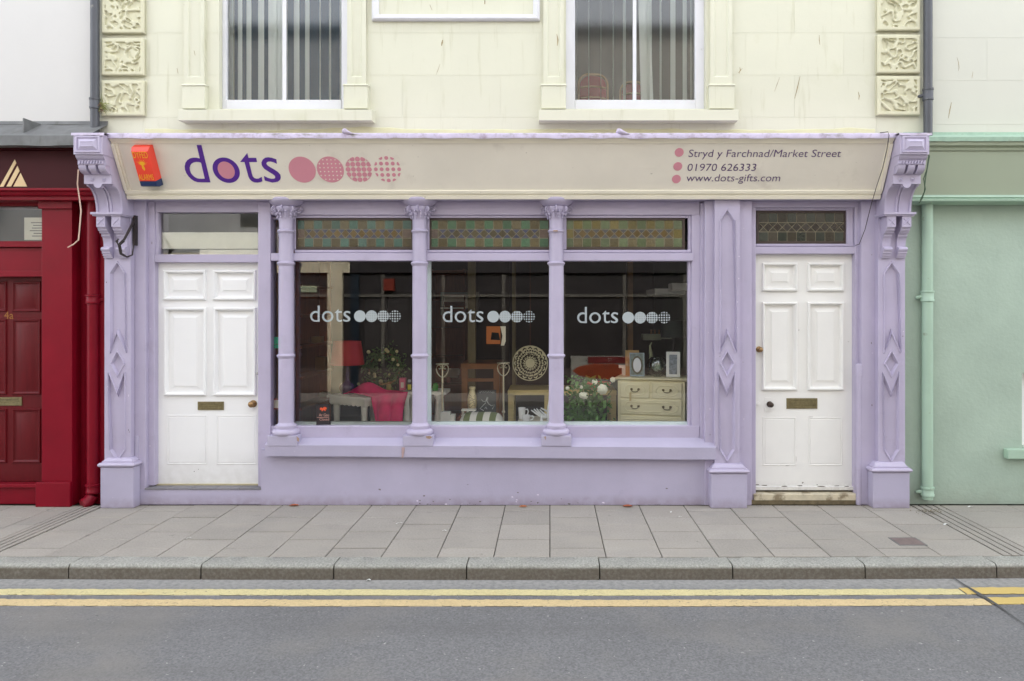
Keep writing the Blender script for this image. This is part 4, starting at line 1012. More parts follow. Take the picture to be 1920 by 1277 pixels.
MB().box(-5.66, x0+0.002, 0.08, 0.3, PZ(387, .1), 2.76).obj('door_head', RED, RB)
rd = MB().box(-5.55, x0+0.002, 0.14, 0.19, 0.18, PZ(512, .14)).obj('door', REDDOOR, RB, label='reddish panelled front door numbered 4a')
for a, b in ((-81, -3), (18.5, 77)):
    for t, u in ((527, 585), (598, 740), (766, 868)):
        if a < 0: a_, b_ = -50, 13.5
        else: a_, b_ = a+4.5, b+0.5
        z0_, z1_ = PZ(u, .14), PZ(t, .14)
        MB().rnest(PX(a_, .14), PX(b_, .14), z0_, z1_, [(0, .1395), (0.006, .128), (0.014, .1275), (0.028, .1388), (0.032, .1388), (0.06, .130)]).obj('door_panel', REDDOOR, rd, 20)
letterbox(rd, -6, 42, 744.5, 760.5, .14)
text_on('4a', lambda a, b: (PX(8, .138)+a, .137, PZ(598, .138)+b), 0.085, 0.10).obj('number', M('old_gilt', (150, 100, 50), 0.4, metal=0.5), rd)
MB().box(-5.66, x0+0.002, 0.03, 0.3, 0.0, 0.175).box(-5.66, x0+0.002, 0.0, 0.029, 0.155, 0.185).obj('door_sill', RED, RB, bevel=0.004)
gp = MB().add([P(-120, 452, .11), P(79, 452, .11), P(79, 387, .11), P(-120, 387, .11)], [(0,1,2,3)]).obj('fanlight_pane', GLASSUP, RB)
MB().box(-5.7, -4.3, 0.9, 0.95, 2.1, 2.8).obj('lobby_wall', M('grey_lobby', (130, 126, 118), 0.8), RB)
nt_ = thing('paper_notice', 'white paper notice taped inside the glass above the red door', 'notice', P(60, 450, .12))
MB().box(PX(46, .12), PX(86, .12), 0.116, 0.117, PZ(450, .12), PZ(408, .12)).obj('sheet', M('notice_paper', (216, 214, 200), 0.7, 0.04, 20), nt_)
ln = MB()
for k, (a, b) in enumerate(((58, 82), (62, 80), (60, 82), (56, 84), (63, 82), (60, 80))):
    ln.box(PX(a, .1155), PX(b, .1155), 0.1150, 0.1155, PZ(418.5+5*k, .1155), PZ(416.8+5*k, .1155))
ln.obj('faint_print', M('print_grey', (130, 128, 122), 0.8), nt_)

# ------------------------------------------------------------------ green neighbour
GB = thing('green_building', 'mint green rendered house front with sage signboard on the right', 'building', (6.0, 0, 0))
gx = PX(1916, YW)
gw = MB(); gw.box(3.165, gx, YW, 0.35, 0, 2.9); gw.box(gx, gx+1.1, YW, 0.35, 0, 0.52); gw.box(gx, gx+1.1, YW, 0.35, PZ(700, YW), 2.9); gw.box(gx+1.1, 14, YW, 0.35, 0, 2.9); gw.obj('wall', GREEN, GB)
MB().box(gx, gx+1.1, 0.12, 0.2, 0.52, PZ(700, YW)).obj('window', WHITE, GB)
MB().box(PX(1890, -.04), gx+1.3, -0.04, YW-0.001, PZ(861, -.04), PZ(843, -.04)).obj('window_sill', GREENTRIM, GB, bevel=0.006)
uw = MB().box(XR+0.001, 14, YW+0.006, 0.35, 2.9, 8.4).obj('upper_wall', CREAMWALL, GB)
gl = [258, 233.5, 151.5, 71, -10, -92]
for ci in range(5):
    z0, z1 = PZ(gl[ci], YW), PZ(gl[ci+1], YW)
    x = XR+0.001
    cuts = [XR+0.0015] + [c for c in (3.95, 4.83, 5.7, 6.6) if True]
    if ci % 2: cuts = [XR+0.0015] + [4.40, 5.28, 6.2]
    for a, b in zip(cuts[:-1], cuts[1:]):
        MB().box(a+0.0007, b-0.0007, YW, YW+0.0055, z0+0.0007, z1-0.0007).obj('stone_block', CREAMWALL, GB)
ysb = -0.12
MB().box(3.168, 14, ysb, YW-0.001, PZ(368, ysb), 3.28).obj('signboard', SAGE, GB)
MB().prism([(ysb-0.001, 3.16), (ysb-0.012, 3.16), (ysb-0.016, 3.185), (ysb-0.04, 3.20), (ysb-0.045, 3.235), (ysb-0.001, 3.235)], 3.168, 14, 'x').obj('moulding', SAGE, GB)
MB().prism([(YW-0.001, 2.70), (YW-0.001, 2.765), (ysb-0.03, 2.765), (ysb-0.034, 2.745), (ysb-0.02, 2.738), (ysb-0.04, 2.728), (ysb-0.036, 2.712), (ysb+0.03, 2.70)], 3.168, 14, 'x').obj('cornice', GREENTRIM, GB)
lf = MB(); n = 70; vs = []; fs = []
for i in range(n+1):
    x = 3.19 + 3.3*i/n; w_ = 0.008*noise.noise(Vector((x*7, 2, 2)))
    vs += [(x, -0.175, 3.232+w_), (x, -0.182, 3.268+w_*0.4), (x, YW-0.004, 3.335+w_), (x, YW-0.002, 3.36)]
for i in range(n):
    for k in range(3): fs.append((4*i+k, 4*i+4+k, 4*i+5+k, 4*i+1+k))
lf.add(vs, fs).obj('lead_flashing', VERDIGRIS, GB, 60)

# ------------------------------------------------------------------ bodies of the houses (they shade the street)
BRICKB = M('back_wall_render', (150, 146, 138), 0.8)
for par_t, a, b in ((RB, -14, XL-0.004), (B, XL, XR-0.001), (GB, XR+0.002, 14)):
    MB().box(a, b, 6.0, 6.3, 0, 8.4).box(a, a+0.02 if a != -14 else a+0.3, 0.36, 5.999, 0, 8.4).obj('back_wall', BRICKB, par_t)
    MB().prism([(-0.25, 8.41), (-0.25, 8.5), (3.1, 10.1), (6.5, 8.5), (6.5, 8.41)], a+0.001, b-0.001, 'x').obj('roof', M('roof_slate', (84, 86, 92), 0.7), par_t)
MB().box(13.7, 14, 0.36, 5.999, 0, 8.4).obj('side_wall', BRICKB, GB)
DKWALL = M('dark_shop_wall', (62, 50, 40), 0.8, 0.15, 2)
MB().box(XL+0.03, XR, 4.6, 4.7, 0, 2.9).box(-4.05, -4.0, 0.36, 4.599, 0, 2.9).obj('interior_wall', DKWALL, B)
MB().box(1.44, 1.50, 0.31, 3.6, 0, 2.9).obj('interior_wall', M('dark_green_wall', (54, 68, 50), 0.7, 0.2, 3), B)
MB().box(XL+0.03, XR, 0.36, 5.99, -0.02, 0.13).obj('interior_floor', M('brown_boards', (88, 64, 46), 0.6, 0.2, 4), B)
MB().box(-4.0, XR, 0.36, 5.99, 2.86, 3.10).box(-2.55, 1.45, 0.18, 0.359, 2.72, 2.86).obj('interior_ceiling', M('grey_ceiling', (120, 112, 98), 0.8), B)
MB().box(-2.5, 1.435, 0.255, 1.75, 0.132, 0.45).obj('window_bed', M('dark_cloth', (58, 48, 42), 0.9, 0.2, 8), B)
MB().box(-3.99, -2.66, 0.75, 0.80, 0.131, 2.85).obj('lobby_wall', M('grey_lobby_wall', (214, 216, 208), 0.8), B)
MB().box(-2.60, -2.545, 0.31, 1.6, 0.131, 2.85).obj('lobby_partition', M('brown_partition', (128, 70, 44), 0.6, 0.25, 5, stretch=(6, 6, 0.8)), B)
MB().pbox(297, 490, 435.5, 466.5, 0.135, 0.40).obj('lobby_soffit', M('white_board', (244, 245, 232), 0.6), B); MB().pbox(374, 490, 468, 478, 0.14, 0.40).obj('lobby_soffit', bpy.data.materials['white_board'], B)
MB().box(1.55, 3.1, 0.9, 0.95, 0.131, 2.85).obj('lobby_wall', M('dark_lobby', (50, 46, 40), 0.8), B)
# upper room
MB().box(XL+0.03, XR, 0.36, 2.0, 3.101, 3.11).obj('upper_room_floor', M('pale_carpet', (180, 178, 170), 0.9), B)
MB().box(-0.68, XR, 2.0, 2.1, 3.1, 6.4).box(-0.68, -0.64, 0.36, 1.999, 3.1, 6.4).obj('upper_room_wall', M('grey_room_wall', (140, 138, 130), 0.8, 0.08, 2), B)
MB().box(XL+0.03, -0.70, 2.0, 2.1, 3.1, 6.4).box(-0.74, -0.70, 0.36, 1.999, 3.1, 6.4).obj('upper_room_wall', M('blue_room_wall', (74, 108, 130), 0.8, 0.08, 2), B)
MB().box(XL+0.03, XR, 0.36, 2.99, 6.4, 6.5).obj('upper_room_ceiling', M('room_ceiling', (230, 230, 226), 0.8), B)
POST = M('pale_wood_post', (128, 116, 78), 0.6, 0.12, 8, stretch=(8, 8, 1)); GOLDPOST = M('golden_post', (128, 96, 56), 0.6, 0.12, 8)
for px0, px1, y, m in ((877, 891.5, 2.0, POST), (960, 967, 2.3, POST), (1177, 1187, 2.1, GOLDPOST)):
    MB().box(PX(px0, y), PX(px1, y), y, y+0.08, 0.131, 2.855).obj('interior_post', m, B)
CORN = M('dim_beam', (96, 88, 66), 0.7)
MB().box(-1.05, 1.43, 0.9, 1.0, 2.28, 2.45).obj('interior_beam', CORN, B)

# ------------------------------------------------------------------ blinds and chairs upstairs
SLAT = M('pale_blind_fabric', (248, 251, 247), 0.7, 0.02, 6)
_t = SLAT.node_tree; _b = _t.nodes['Principled BSDF']; _tl = _t.nodes.new('ShaderNodeBsdfTranslucent'); _ad = _t.nodes.new('ShaderNodeMixShader'); _ad.inputs[0].default_value = 0.5
_tl.inputs[0].default_value = (0.90, 0.95, 0.90, 1); _o = _t.nodes['Material Output']
_t.links.new(_b.outputs[0], _ad.inputs[1]); _t.links.new(_tl.outputs[0], _ad.inputs[2]); _t.links.new(_ad.outputs[0], _o.inputs[0])      # thin cloth lets light through
def blind(label, slats, zb_):
    y = 0.215
    t = thing('vertical_blind', label, 'blind', (PX(slats[0][0], y), y, 6.06), 'vertical blinds upstairs')
    MB().box(PX(slats[0][0]-2, y), PX(slats[-1][1]+2, y), y-0.03, y+0.03, 6.04, 6.09).obj('head_rail', WHITE, t)
    for s_ in slats:
        a, b = s_[0], s_[1]; lean = s_[2] if len(s_) > 2 else 0
        wpx = b-a; W_ = 0.089; app = wpx*(D+y)/F
        sl_ = ((a+b)/2-VX)/F; p0_ = math.atan(-sl_); k_ = math.acos(max(-1, min(1, app/W_*math.cos(p0_))))
        th = p0_-k_ if p0_ > 0 else p0_+k_
        hx, hy = W_/2*math.cos(th), W_/2*math.sin(th); xc = PX((a+b)/2, y)
        sg = 1
        l = lean*(D+y)/F
        mb = MB().add([(xc-hx-l, y-sg*hy, 6.04), (xc+hx-l*1.0, y+sg*hy, 6.04), (xc+hx+l*1.4, y+sg*hy, zb_), (xc-hx+l*0.6, y-sg*hy, zb_)], [(0,1,2,3)])
        mb.add([(v[0]+0.001, v[1]+0.0015, v[2]) for v in mb.v], [(3,2,1,0)]); mb.obj('blind_slat', SLAT, t)
blind('vertical blind with mostly open slats in the left upstairs window', [(431, 437), (446, 454), (462, 471), (484, 495), (503, 518), (515, 530, 4), (551, 561), (572, 580), (599, 601.3), (617, 620.5), (637, 642)], PZ(192, .3)-0.05)
blind('vertical blind with a wide twisted slat in the right upstairs window', [(1081, 1082), (1103, 1104.6), (1126, 1127), (1149, 1151), (1168, 1173.5), (1197, 1214, 8), (1214, 1222), (1237, 1240.5), (1257, 1266.5), (1280, 1288), (1294, 1298)], PZ(190, .3)-0.05)
CHR = M('dusky_red_fabric', (146, 66, 70), 0.8, 0.08, 10); CHP = M('cream_piping', (196, 170, 136), 0.6)
def stack_chair(px0, px1, pyt, y, label, rot):
    fz = 3.10
    t = thing('stacking_chair', label, 'chair', (0, 0, 0), 'chairs in the upstairs room')
    w = (px1-px0)*(D+y)/F; h = PZ(pyt, y)-fz
    def arch(ww, top, bot, n=8):
        r = 0.10; pts = [(-ww/2, bot)]
        pts += [(-ww/2+r-r*math.cos(R(90*k/n)), top-r+r*math.sin(R(90*k/n))) for k in range(n+1)]
        pts += [(ww/2-r+r*math.sin(R(90*k/n)), top-r+r*math.cos(R(90*k/n))) for k in range(n+1)]
        return pts + [(ww/2, bot)]
    MB().prism(arch(w-0.03, h-0.015, h-0.36), -0.02, 0.03, 'y').obj('backrest', CHR, t, bevel=0.006)
    fr_ = MB(); a = arch(w, h, h-0.36); fr_.tube([(p[0], -0.02, p[1]) for p in a], 0.012, 6)
    fr_.obj('back_frame', CHP, t)
    for k in (0.12, 0.225):
        MB().tube([(-w/2+0.02, -0.025, h-k-0.012), (-w/2+0.10, -0.028, h-k), (w/2-0.10, -0.028, h-k), (w/2-0.02, -0.025, h-k-0.012)], 0.009, 6).obj('piping', CHP, t)
    MB().chbox(-w/2+0.01, w/2-0.01, -0.42, 0.0, 0.42, 0.49, 0.02).obj('seat', CHR, t)
    for sx in (-1, 1):
        for yy in (-0.40, 0.02): MB().tube([(sx*(w/2-0.02), yy, 0.43 if yy < 0 else h-0.34), (sx*(w/2+0.01), yy+(-0.02 if yy < 0 else 0.05), 0.0)], 0.011, 6).obj('leg', CHP, t)
    t.location = (PX((px0+px1)/2, y), y, fz); t.rotation_euler = (0, 0, R(rot))
stack_chair(1084, 1139, 141, 0.62, 'red padded chair with cream piping, larger in the right upstairs window', 6)
stack_chair(1163, 1210, 155, 1.15, 'red padded chair half hidden behind the twisted blind slat', -4)
# ------------------------------------------------------------------ things in the shop window
OFFW = M('off_white_paint', (240, 238, 224), 0.5, 0.06, 8); DKWOOD = M('dark_brown_wood', (138, 76, 44), 0.5, 0.2, 6, stretch=(8, 8, 1))
def bulk(name, label, cat, group=None): return thing(name, label, cat, (0, 0, 0), group)
def put(t, loc, rz=0): t.location = loc; t.rotation_euler = (0, 0, R(rz)); return t
# scalloped table
t = bulk('scalloped_table', 'white painted table with scalloped edge under the pink throw', 'table')
MB().chbox(-0.02, 0.62, -0.02, 0.50, 0.43, 0.455, 0.006).obj('tabletop', OFFW, t)
def scallop(x0, x1, n, fixed, along):
    p = [(x0, 0.43), (x0, 0.39)]
    for k in range(n):
        c = x0+(k+0.5)*(x1-x0)/n; r = (x1-x0)/n/2
        p += [(c-r*math.cos(R(a)), 0.385-r*0.8*math.sin(R(a))) for a in range(0, 181, 30)]
    p += [(x1, 0.43)]
    return MB().prism(p, fixed, fixed+0.018, along)
scallop(0.0, 0.60, 9, 0.0, 'y').obj('apron', OFFW, t, 40); scallop(0.0, 0.48, 8, 0.0, 'x').obj('apron', OFFW, t, 40)
for x, y in ((0.05, 0.05), (0.55, 0.05), (0.05, 0.43), (0.55, 0.43)): MB().lathe([(0.022, 0), (0.026, 0.1), (0.034, 0.36), (0.034, 0.43)], (x, y, 0), 12).obj('leg', OFFW, t, 50)
put(t, (-1.795, 0.50, 0.45), 59)
# lamp
t = bulk('table_lamp', 'table lamp with red shade and purple glass base on the scalloped table', 'lamp')
MB().lathe([(0.168, 0.295), (0.136, 0.533)], (0, 0, 0), 28, False).obj('lamp_shade', M('red_shade', (176, 40, 44), 0.8, 0.05), t, 60)
MB().lathe([(0.062, 0), (0.075, 0.02), (0.082, 0.06), (0.07, 0.10), (0.03, 0.125), (0.018, 0.15), (0.022, 0.19), (0.014, 0.24), (0.010, 0.30), (0.010, 0.4)], (0, 0, 0), 20).obj('base', M('purple_glaze', (64, 40, 80), 0.15, 0.1, coat=0.6), t, 50)
put(t, (-2.05, 0.83, 0.905))
# pink throw
mb = MB(); nu, nv = 36, 40; vs = []; fs = []
C0 = Vector((-1.795, 0.50)); e2 = Vector((0.515, 0.857)); e1 = Vector((-0.857, 0.515))
for j in range(nv+1):
    for i in range(nu+1):
        u = i/nu; v = j/nv
        a = 0.05 + 0.52*u
        if v < 0.45:
            k = v/0.45; bdep = 0.34*(1-k); hump = 0.11*math.sin(math.pi*min(1, k*0.9+0.1))*math.exp(-((u-0.35)/0.3)**2)
            z = 0.912 + hump + 0.012*noise.noise(Vector((u*5, v*6, 1)))
            q_ = C0 + e2*a + e1*bdep
        else:
            k = (v-0.45)/0.55; fold = 0.045*math.sin(u*17+k*1.5)*min(1, k*2)
            q_ = C0 + e2*(a*(1-0.18*k)+0.02*k) - e1*(0.028+0.015*k+fold+0.02); z = 0.912 - 0.40*k - 0.02*math.sin(u*9)*k
        vs.append((q_.x, q_.y, z))
for j in range(nv):
    for i in range(nu): fs.append((j*(nu+1)+i, j*(nu+1)+i+1, (j+1)*(nu+1)+i+1, (j+1)*(nu+1)+i))
o = mb.add(vs, fs).obj('pink_throw', M('hot_pink_fabric', (226, 22, 104), 0.9, 0.12, 8, 0.4, 90), None, 80); tag(o, 'bright pink throw draped over the scalloped white table', 'throw')
md = o.modifiers.new('thick', 'SOLIDIFY'); md.thickness = 0.008
o = MB().tube([(-1.66+0.06*math.cos(a*0.5), 0.80+0.05*math.sin(a*0.5), 1.015+0.012*math.sin(a*1.3)) for a in range(13)], 0.006, 6).tube([(-1.63, 0.78, 1.01), (-1.58, 0.76, 1.03), (-1.55, 0.75, 1.05)], 0.007, 6).obj('gold_bangle', M('gold_metal', (190, 170, 110), 0.3, metal=0.7)); tag(o, 'small gold bangle lying on the pink throw', 'bangle')
# side table and its boxes
t = bulk('side_table', 'narrow white side table behind the second column', 'table')
x0, x1 = PX(752, 1.0), PX(836, 1.0)
MB().chbox(x0, x1, 1.0, 1.34, 0.876, 0.906, 0.006).obj('tabletop', OFFW, t)
for x, y in ((x0+0.05, 1.05), (x1-0.09, 1.05), (x0+0.05, 1.29), (x1-0.09, 1.29)): MB().lathe([(0.05, 0.45), (0.045, 0.5), (0.022, 0.82), (0.04, 0.85), (0.045, 0.875)], (x, y, 0), 12).obj('leg', OFFW, t, 50)
o = MB().box(PX(749, 1.1), PX(760, 1.1), 1.1, 1.16, 0.907, PZ(709, 1.1)).obj('pink_box', M('pink_card', (206, 92, 120), 0.6)); tag(o, 'tall pink gift box on the narrow white side table', 'box')
MB().box(PX(751.5, 1.099), PX(757, 1.099), 1.0985, 1.0998, PZ(727, 1.1), PZ(717, 1.1)).obj('label', M('card_label', (214, 206, 190), 0.7), o)
t = bulk('scent_bottle', 'dark bottle with yellow label beside the pink gift box', 'bottle')
MB().box(PX(763, 1.1), PX(772, 1.1), 1.1, 1.15, 0.907, PZ(717, 1.1)).obj('bottle', M('smoked_glass', (40, 38, 34), 0.2), t); MB().box(PX(764.5, 1.099), PX(771, 1.099), 1.098, 1.0995, PZ(731, 1.1), PZ(721, 1.1)).obj('label', M('lime_label', (190, 190, 50), 0.6), t)
MB().lathe([(0.016, 0), (0.018, 0.02), (0.006, 0.03)], (PX(767.5, 1.12), 1.125, PZ(717, 1.1)), 10).obj('stopper', FROST, t)
o = MB().lathe([(0.030, 0), (0.032, 0.01), (0.032, 0.06), (0.02, 0.062), (0.024, 0.065), (0.024, 0.078)], (PX(816, 1.1), 1.1, 0.907), 14).obj('green_candle_jar', M('green_glass', (60, 150, 60), 0.25)); tag(o, 'small green candle jar on the right end of the side table', 'jar')
o = MB().lathe([(0.026, 0), (0.028, 0.01), (0.028, 0.05), (0.024, 0.052), (0.024, 0.066)], (PX(729, 1.1), 1.1, 0.907), 14).obj('jam_jar', M('jar_cream', (160, 150, 90), 0.3)); tag(o, 'little jar with cream lid behind the pink throw', 'jar')
o2 = MB().box(PX(722, 1.0), PX(752, 1.0), 1.0, 1.34, 0.876, 0.906)
# dark screen with a wreath
t = bulk('folding_screen', 'dark folding screen behind the flower wreath', 'screen')
for k in range(2): MB().box(PX(684+44*k, 1.5), PX(726+44*k, 1.5), 1.5, 1.53, 0.45, 1.9).obj('panel', M('screen_black', (34, 30, 26), 0.7), t)
t = bulk('flower_wreath', 'round leafy wreath with small cream flowers hanging on the dark screen', 'wreath')
cxw, czw, rw = PX(720, 1.42), PZ(692, 1.42), 0.165
rr = random.Random(5); lv = MB()
for k in range(700):
    a = rr.uniform(0, 2*math.pi); r = rw + rr.gauss(0, 0.042); c = Vector((cxw+r*math.cos(a), 1.42+rr.uniform(-0.05, 0.05), czw+r*math.sin(a)*1.05))
    d = Vector((rr.uniform(-1, 1), rr.uniform(-1, 0.3), rr.uniform(-1, 1))).normalized(); s_ = d.cross(Vector((0.2, 1, 0.1))).normalized(); L_ = rr.uniform(0.03, 0.055)
    lv.add([c, c+d*L_*0.5+s_*L_*0.22, c+d*L_, c+d*L_*0.5-s_*L_*0.22], [(0,1,2,3)])
lv.obj('leaves', M('wreath_green', (84, 112, 58), 0.6, 0.3, 20), t, kind='stuff')
MB().tube([(cxw+rw*math.cos(R(a)), 1.44, czw+rw*1.05*math.sin(R(a))) for a in range(0, 361, 20)], 0.008, 6).obj('hoop', DKWOOD, t)
for px, py, sz_ in ((691, 660, 11), (724, 656, 11), (727, 659, 10), (744, 659, 9), (737, 674, 10), (712, 675, 8), (746, 684, 9), (702, 702, 10), (703, 706, 9), (714, 715, 12), (730, 702, 7), (672, 720, 9), (692, 700, 8)):
    MB().ball(P(px, py, 1.35), sz_*0.0019, 8, 6, (1, 0.7, 1)).obj('flower', M('cream_petal', (216, 206, 150), 0.7) if px == 691 else bpy.data.materials['cream_petal'], t, 60)
# heart topped candle stands
IRONW = M('cream_ironwork', (216, 206, 174), 0.5, 0.1, 20)
def stand(label):
    t = bulk('candle_stand', label, 'candle stand', 'heart topped candle stands')
    h = 0.755
    MB().tube([(0, 0, 0.01), (0, 0, 0.24), (0, 0, 0.26), (0, 0, h)], [0.011, 0.009, 0.011, 0.008], 8).ball((0, 0, 0.255), 0.018, 8, 6).obj('stem', IRONW, t, 60)
    MB().lathe([(0.066, h), (0.066, h+0.008)], (0, 0, 0), 20).obj('plate', IRONW, t)
    MB().lathe([(0.09, 0), (0.085, 0.012), (0.02, 0.02)], (0, 0, 0), 16).obj('foot', IRONW, t)
    for s_ in (-1, 1):
        p = [(s_*0.0, 0, h-0.135), (s_*0.03, 0, h-0.115), (s_*0.052, 0, h-0.085), (s_*0.062, 0, h-0.05), (s_*0.055, 0, h-0.018), (s_*0.035, 0, h-0.006), (s_*0.016, 0, h-0.02), (s_*0.014, 0, h-0.04), (s_*0.028, 0, h-0.048), (s_*0.036, 0, h-0.036)]
        MB().tube(p, 0.0055, 6).obj('scroll', IRONW, t, 60)
    return t
s1 = stand('cream iron candle stand with heart top beside the second column'); s1.location = (PX(829.5, .8), 0.8, 0.45)
dup(s1, (PX(944, 0.95), 0.95, 0.45), 'cream iron candle stand with heart top beside the carved disc')
# carved disc
t = bulk('carved_disc', 'round pale fretwork disc hanging behind the middle window', 'wall panel')
yc0 = 1.05; rc = 33.0*(D+yc0)/F; cx0_, cz0_ = PX(994, yc0), PZ(681, yc0)
def ringpts(r, n=64): return [(cx0_+r*math.cos(2*math.pi*k/n), cz0_+r*math.sin(2*math.pi*k/n)) for k in range(n)]
holes = []
def petal(r, a, l, w_, tilt=0):
    c, s_ = math.cos(a), math.sin(a); o_ = Vector((cx0_+r*c, cz0_+r*s_)); d = Vector((math.cos(a+tilt), math.sin(a+tilt))); n_ = Vector((-d.y, d.x))
    return [tuple(o_-d*l/2), tuple(o_+n_*w_/2), tuple(o_+d*l/2), tuple(o_-n_*w_/2)]
for k in range(16):
    a = 2*math.pi*k/16
    p0 = lambda rr_, da: (cx0_+rr_*math.cos(a+da), cz0_+rr_*math.sin(a+da))
    holes.append([p0(rc*0.85, -0.155), p0(rc*0.945, 0), p0(rc*0.85, 0.155), p0(rc*0.80, 0.13), p0(rc*0.86, 0), p0(rc*0.80, -0.13)])
    holes.append(petal(rc*0.71, a+0.196, rc*0.17, rc*0.115, 0.9)); holes.append(petal(rc*0.71, a, rc*0.17, rc*0.115, -0.9))
    holes.append(petal(rc*0.55, a, rc*0.16, rc*0.10, 0.5)); holes.append(petal(rc*0.55, a+0.196, rc*0.14, rc*0.09, -0.5))
    holes.append(petal(rc*0.40, a, rc*0.05, rc*0.10)); holes.append(petal(rc*0.31, a+0.1, rc*0.05, rc*0.085))
DISC = M('pale_fretwork', (206, 198, 160), 0.6, 0.08, 20)
MB().prism(ringpts(rc), yc0, yc0+0.015, 'y', holes=holes).obj('fretwork', DISC, t)
MB().nested(ringpts(rc), [(0, yc0-0.001), (0, yc0-0.010), (rc*0.05, yc0-0.010), (rc*0.05, yc0-0.001)], False).nested(ringpts(rc*0.36), [(0, yc0-0.001), (0, yc0-0.008), (rc*0.03, yc0-0.008), (rc*0.03, yc0-0.001)], False).obj('rim', DISC, t)
MB().prism(ringpts(rc*0.27), yc0-0.004, yc0+0.012, 'y').obj('boss', DISC, t)
MB().tube([(cx0_, yc0, cz0_+rc-0.005), (cx0_, yc0, 2.29)], 0.0015, 4).obj('cord', DKWOOD, t)
# vase, bench, board, trinket stool, cushion, white boxes
t = bulk('low_bench', 'low dark bench carrying the cream vase and black board', 'bench')
MB().chbox(PX(858, .6), PX(936, .6), 0.60, 0.95, 0.67, 0.70, 0.006).obj('top', DKWOOD, t)
for a in (862, 930):
    for y in (0.62, 0.90): MB().box(PX(a, y)-0.015, PX(a, y)+0.015, y, y+0.03, 0.45, 0.67).obj('leg', DKWOOD, t)
t = bulk('vase', 'tall cream vase with dark carved pattern on a black foot', 'vase')
vx, vy = PX(885.5, .82), 0.82
VAS = M('cream_glaze', (226, 212, 166), 0.35, 0.06, 10)
MB().lathe([(0.038, 0.05), (0.046, 0.09), (0.049, 0.14), (0.042, 0.19), (0.028, 0.225), (0.026, 0.25), (0.034, 0.256), (0.034, 0.275), (0.028, 0.278)], (vx, vy, 0.70), 20).obj('body', VAS, t, 50)
MB().lathe([(0.05, 0), (0.05, 0.025), (0.036, 0.05)], (vx, vy, 0.70), 16).obj('foot', M('black_lacquer', (30, 26, 24), 0.3), t)
sq = MB()
for k in range(5):
    z0 = 0.785+0.026*k; rr_ = 0.0475 if k in (1, 2) else 0.045 if k < 4 else 0.040
    sq.tube([(vx+rr_*1.03*math.sin(b), vy-rr_*1.03*math.cos(b), z0+0.012*math.sin(b*4+k)) for b in [x*0.2-0.7 for x in range(8)]], 0.0022, 5)
sq.obj('pattern', M('brown_glaze', (92, 70, 34), 0.4), t)
t = bulk('display_board', 'small black board with white lettering and sketched figure', 'board')
yb0 = 0.74
MB().box(PX(896, yb0), PX(930, yb0), yb0, yb0+0.012, 0.701, PZ(731, yb0)).obj('board', M('slate_black', (46, 50, 50), 0.6), t)
fg = MB(); yy = yb0-0.001
for pts, r in (([(912, 752), (913, 748), (914, 745)], .008), ([(913, 751), (909, 753), (905, 752), (903, 749)], .003), ([(913, 752), (916, 757), (921, 761), (928, 759), (923, 767)], .004), ([(911, 755), (906, 760), (900, 766), (907, 770)], .0035), ([(909, 766), (911, 763), (913, 767)], .003), ([(905, 774), (915, 775), (926, 774)], .0022)):
    fg.tube([P(a, b, yy) for a, b in pts], r, 5)
lw = MB(); rq = random.Random(2)
for k in range(9):
    a = 899+3.2*k; lw.tube([P(a, 736.5+rq.uniform(-.5, .5), yy), P(a+1.3, 733.5, yy), P(a+2.3, 736.5+rq.uniform(-.8, .8), yy)], 0.0022, 4)
fg.obj('figure', M('chalk_white', (200, 204, 200), 0.7), t); lw.obj('scrawl', bpy.data.materials['chalk_white'], t)
t = bulk('trinket_stool', 'tiny carved white stool on the low bench', 'ornament')
MB().box(PX(865, .66), PX(892, .66), 0.64, 0.74, 0.755, 0.768).obj('top', OFFW, t)
for a in (868, 877, 888): MB().lathe([(0.016, 0.701), (0.016, 0.712), (0.007, 0.72), (0.013, 0.735), (0.009, 0.754)], (PX(a, .68), 0.68, 0), 10).obj('leg', OFFW, t)
t = bulk('striped_cushion', 'plump cushion with green and white stripes at the foot of the middle window', 'cushion')
ca, cb, yq = PX(857, .42), PX(943, .42), 0.42
W1, W2 = M('cushion_white', (214, 212, 200), 0.9, 0.04), M('cushion_green', (108, 118, 76), 0.9, 0.06)
nS = 7
for k in range(nS):
    vs = []; fs = []; m_ = 6; nn = 10
    for i in range(m_+1):
        for j in range(nn+1):
            b = j/nn
            x = ca + (cb-ca)*((k+i/m_)/nS); slope = 0.03*(b-0.5)
            xx_ = min(cb, max(ca, x + (slope if 0 < k+i/m_ < nS else 0)))
            e_ = (xx_-ca)/(cb-ca); env = max(0.0, 1-(2*e_-1)**6)**0.5
            vs.append((xx_, yq+0.16-0.16*math.cos(math.pi*b)*1.0, 0.60 + 0.155*env*math.sin(math.pi*b)**0.6 if 0 < b < 1 else 0.60))
    for i in range(m_):
        for j in range(nn): fs.append((i*(nn+1)+j, (i+1)*(nn+1)+j, (i+1)*(nn+1)+j+1, i*(nn+1)+j+1))
    MB().add(vs, fs).obj('stripe', W1 if k % 2 == 0 else W2, t, 80)
MB().box(ca+0.02, cb-0.02, yq+0.02, yq+0.30, 0.451, 0.62).obj('filling', W1, t)
for (a, b, tp_, y, lb) in ((826, 843.5, 773, .40, 'white paper box standing left of the striped cushion'), (844, 852, 778, .42, 'slim white card box next to the striped cushion')):
    o = MB().box(PX(a, y), PX(b, y), y, y+0.09, 0.451, PZ(tp_, y)).obj('card_box', M('white_card', (206, 204, 194), 0.7)); tag(o, lb, 'box')
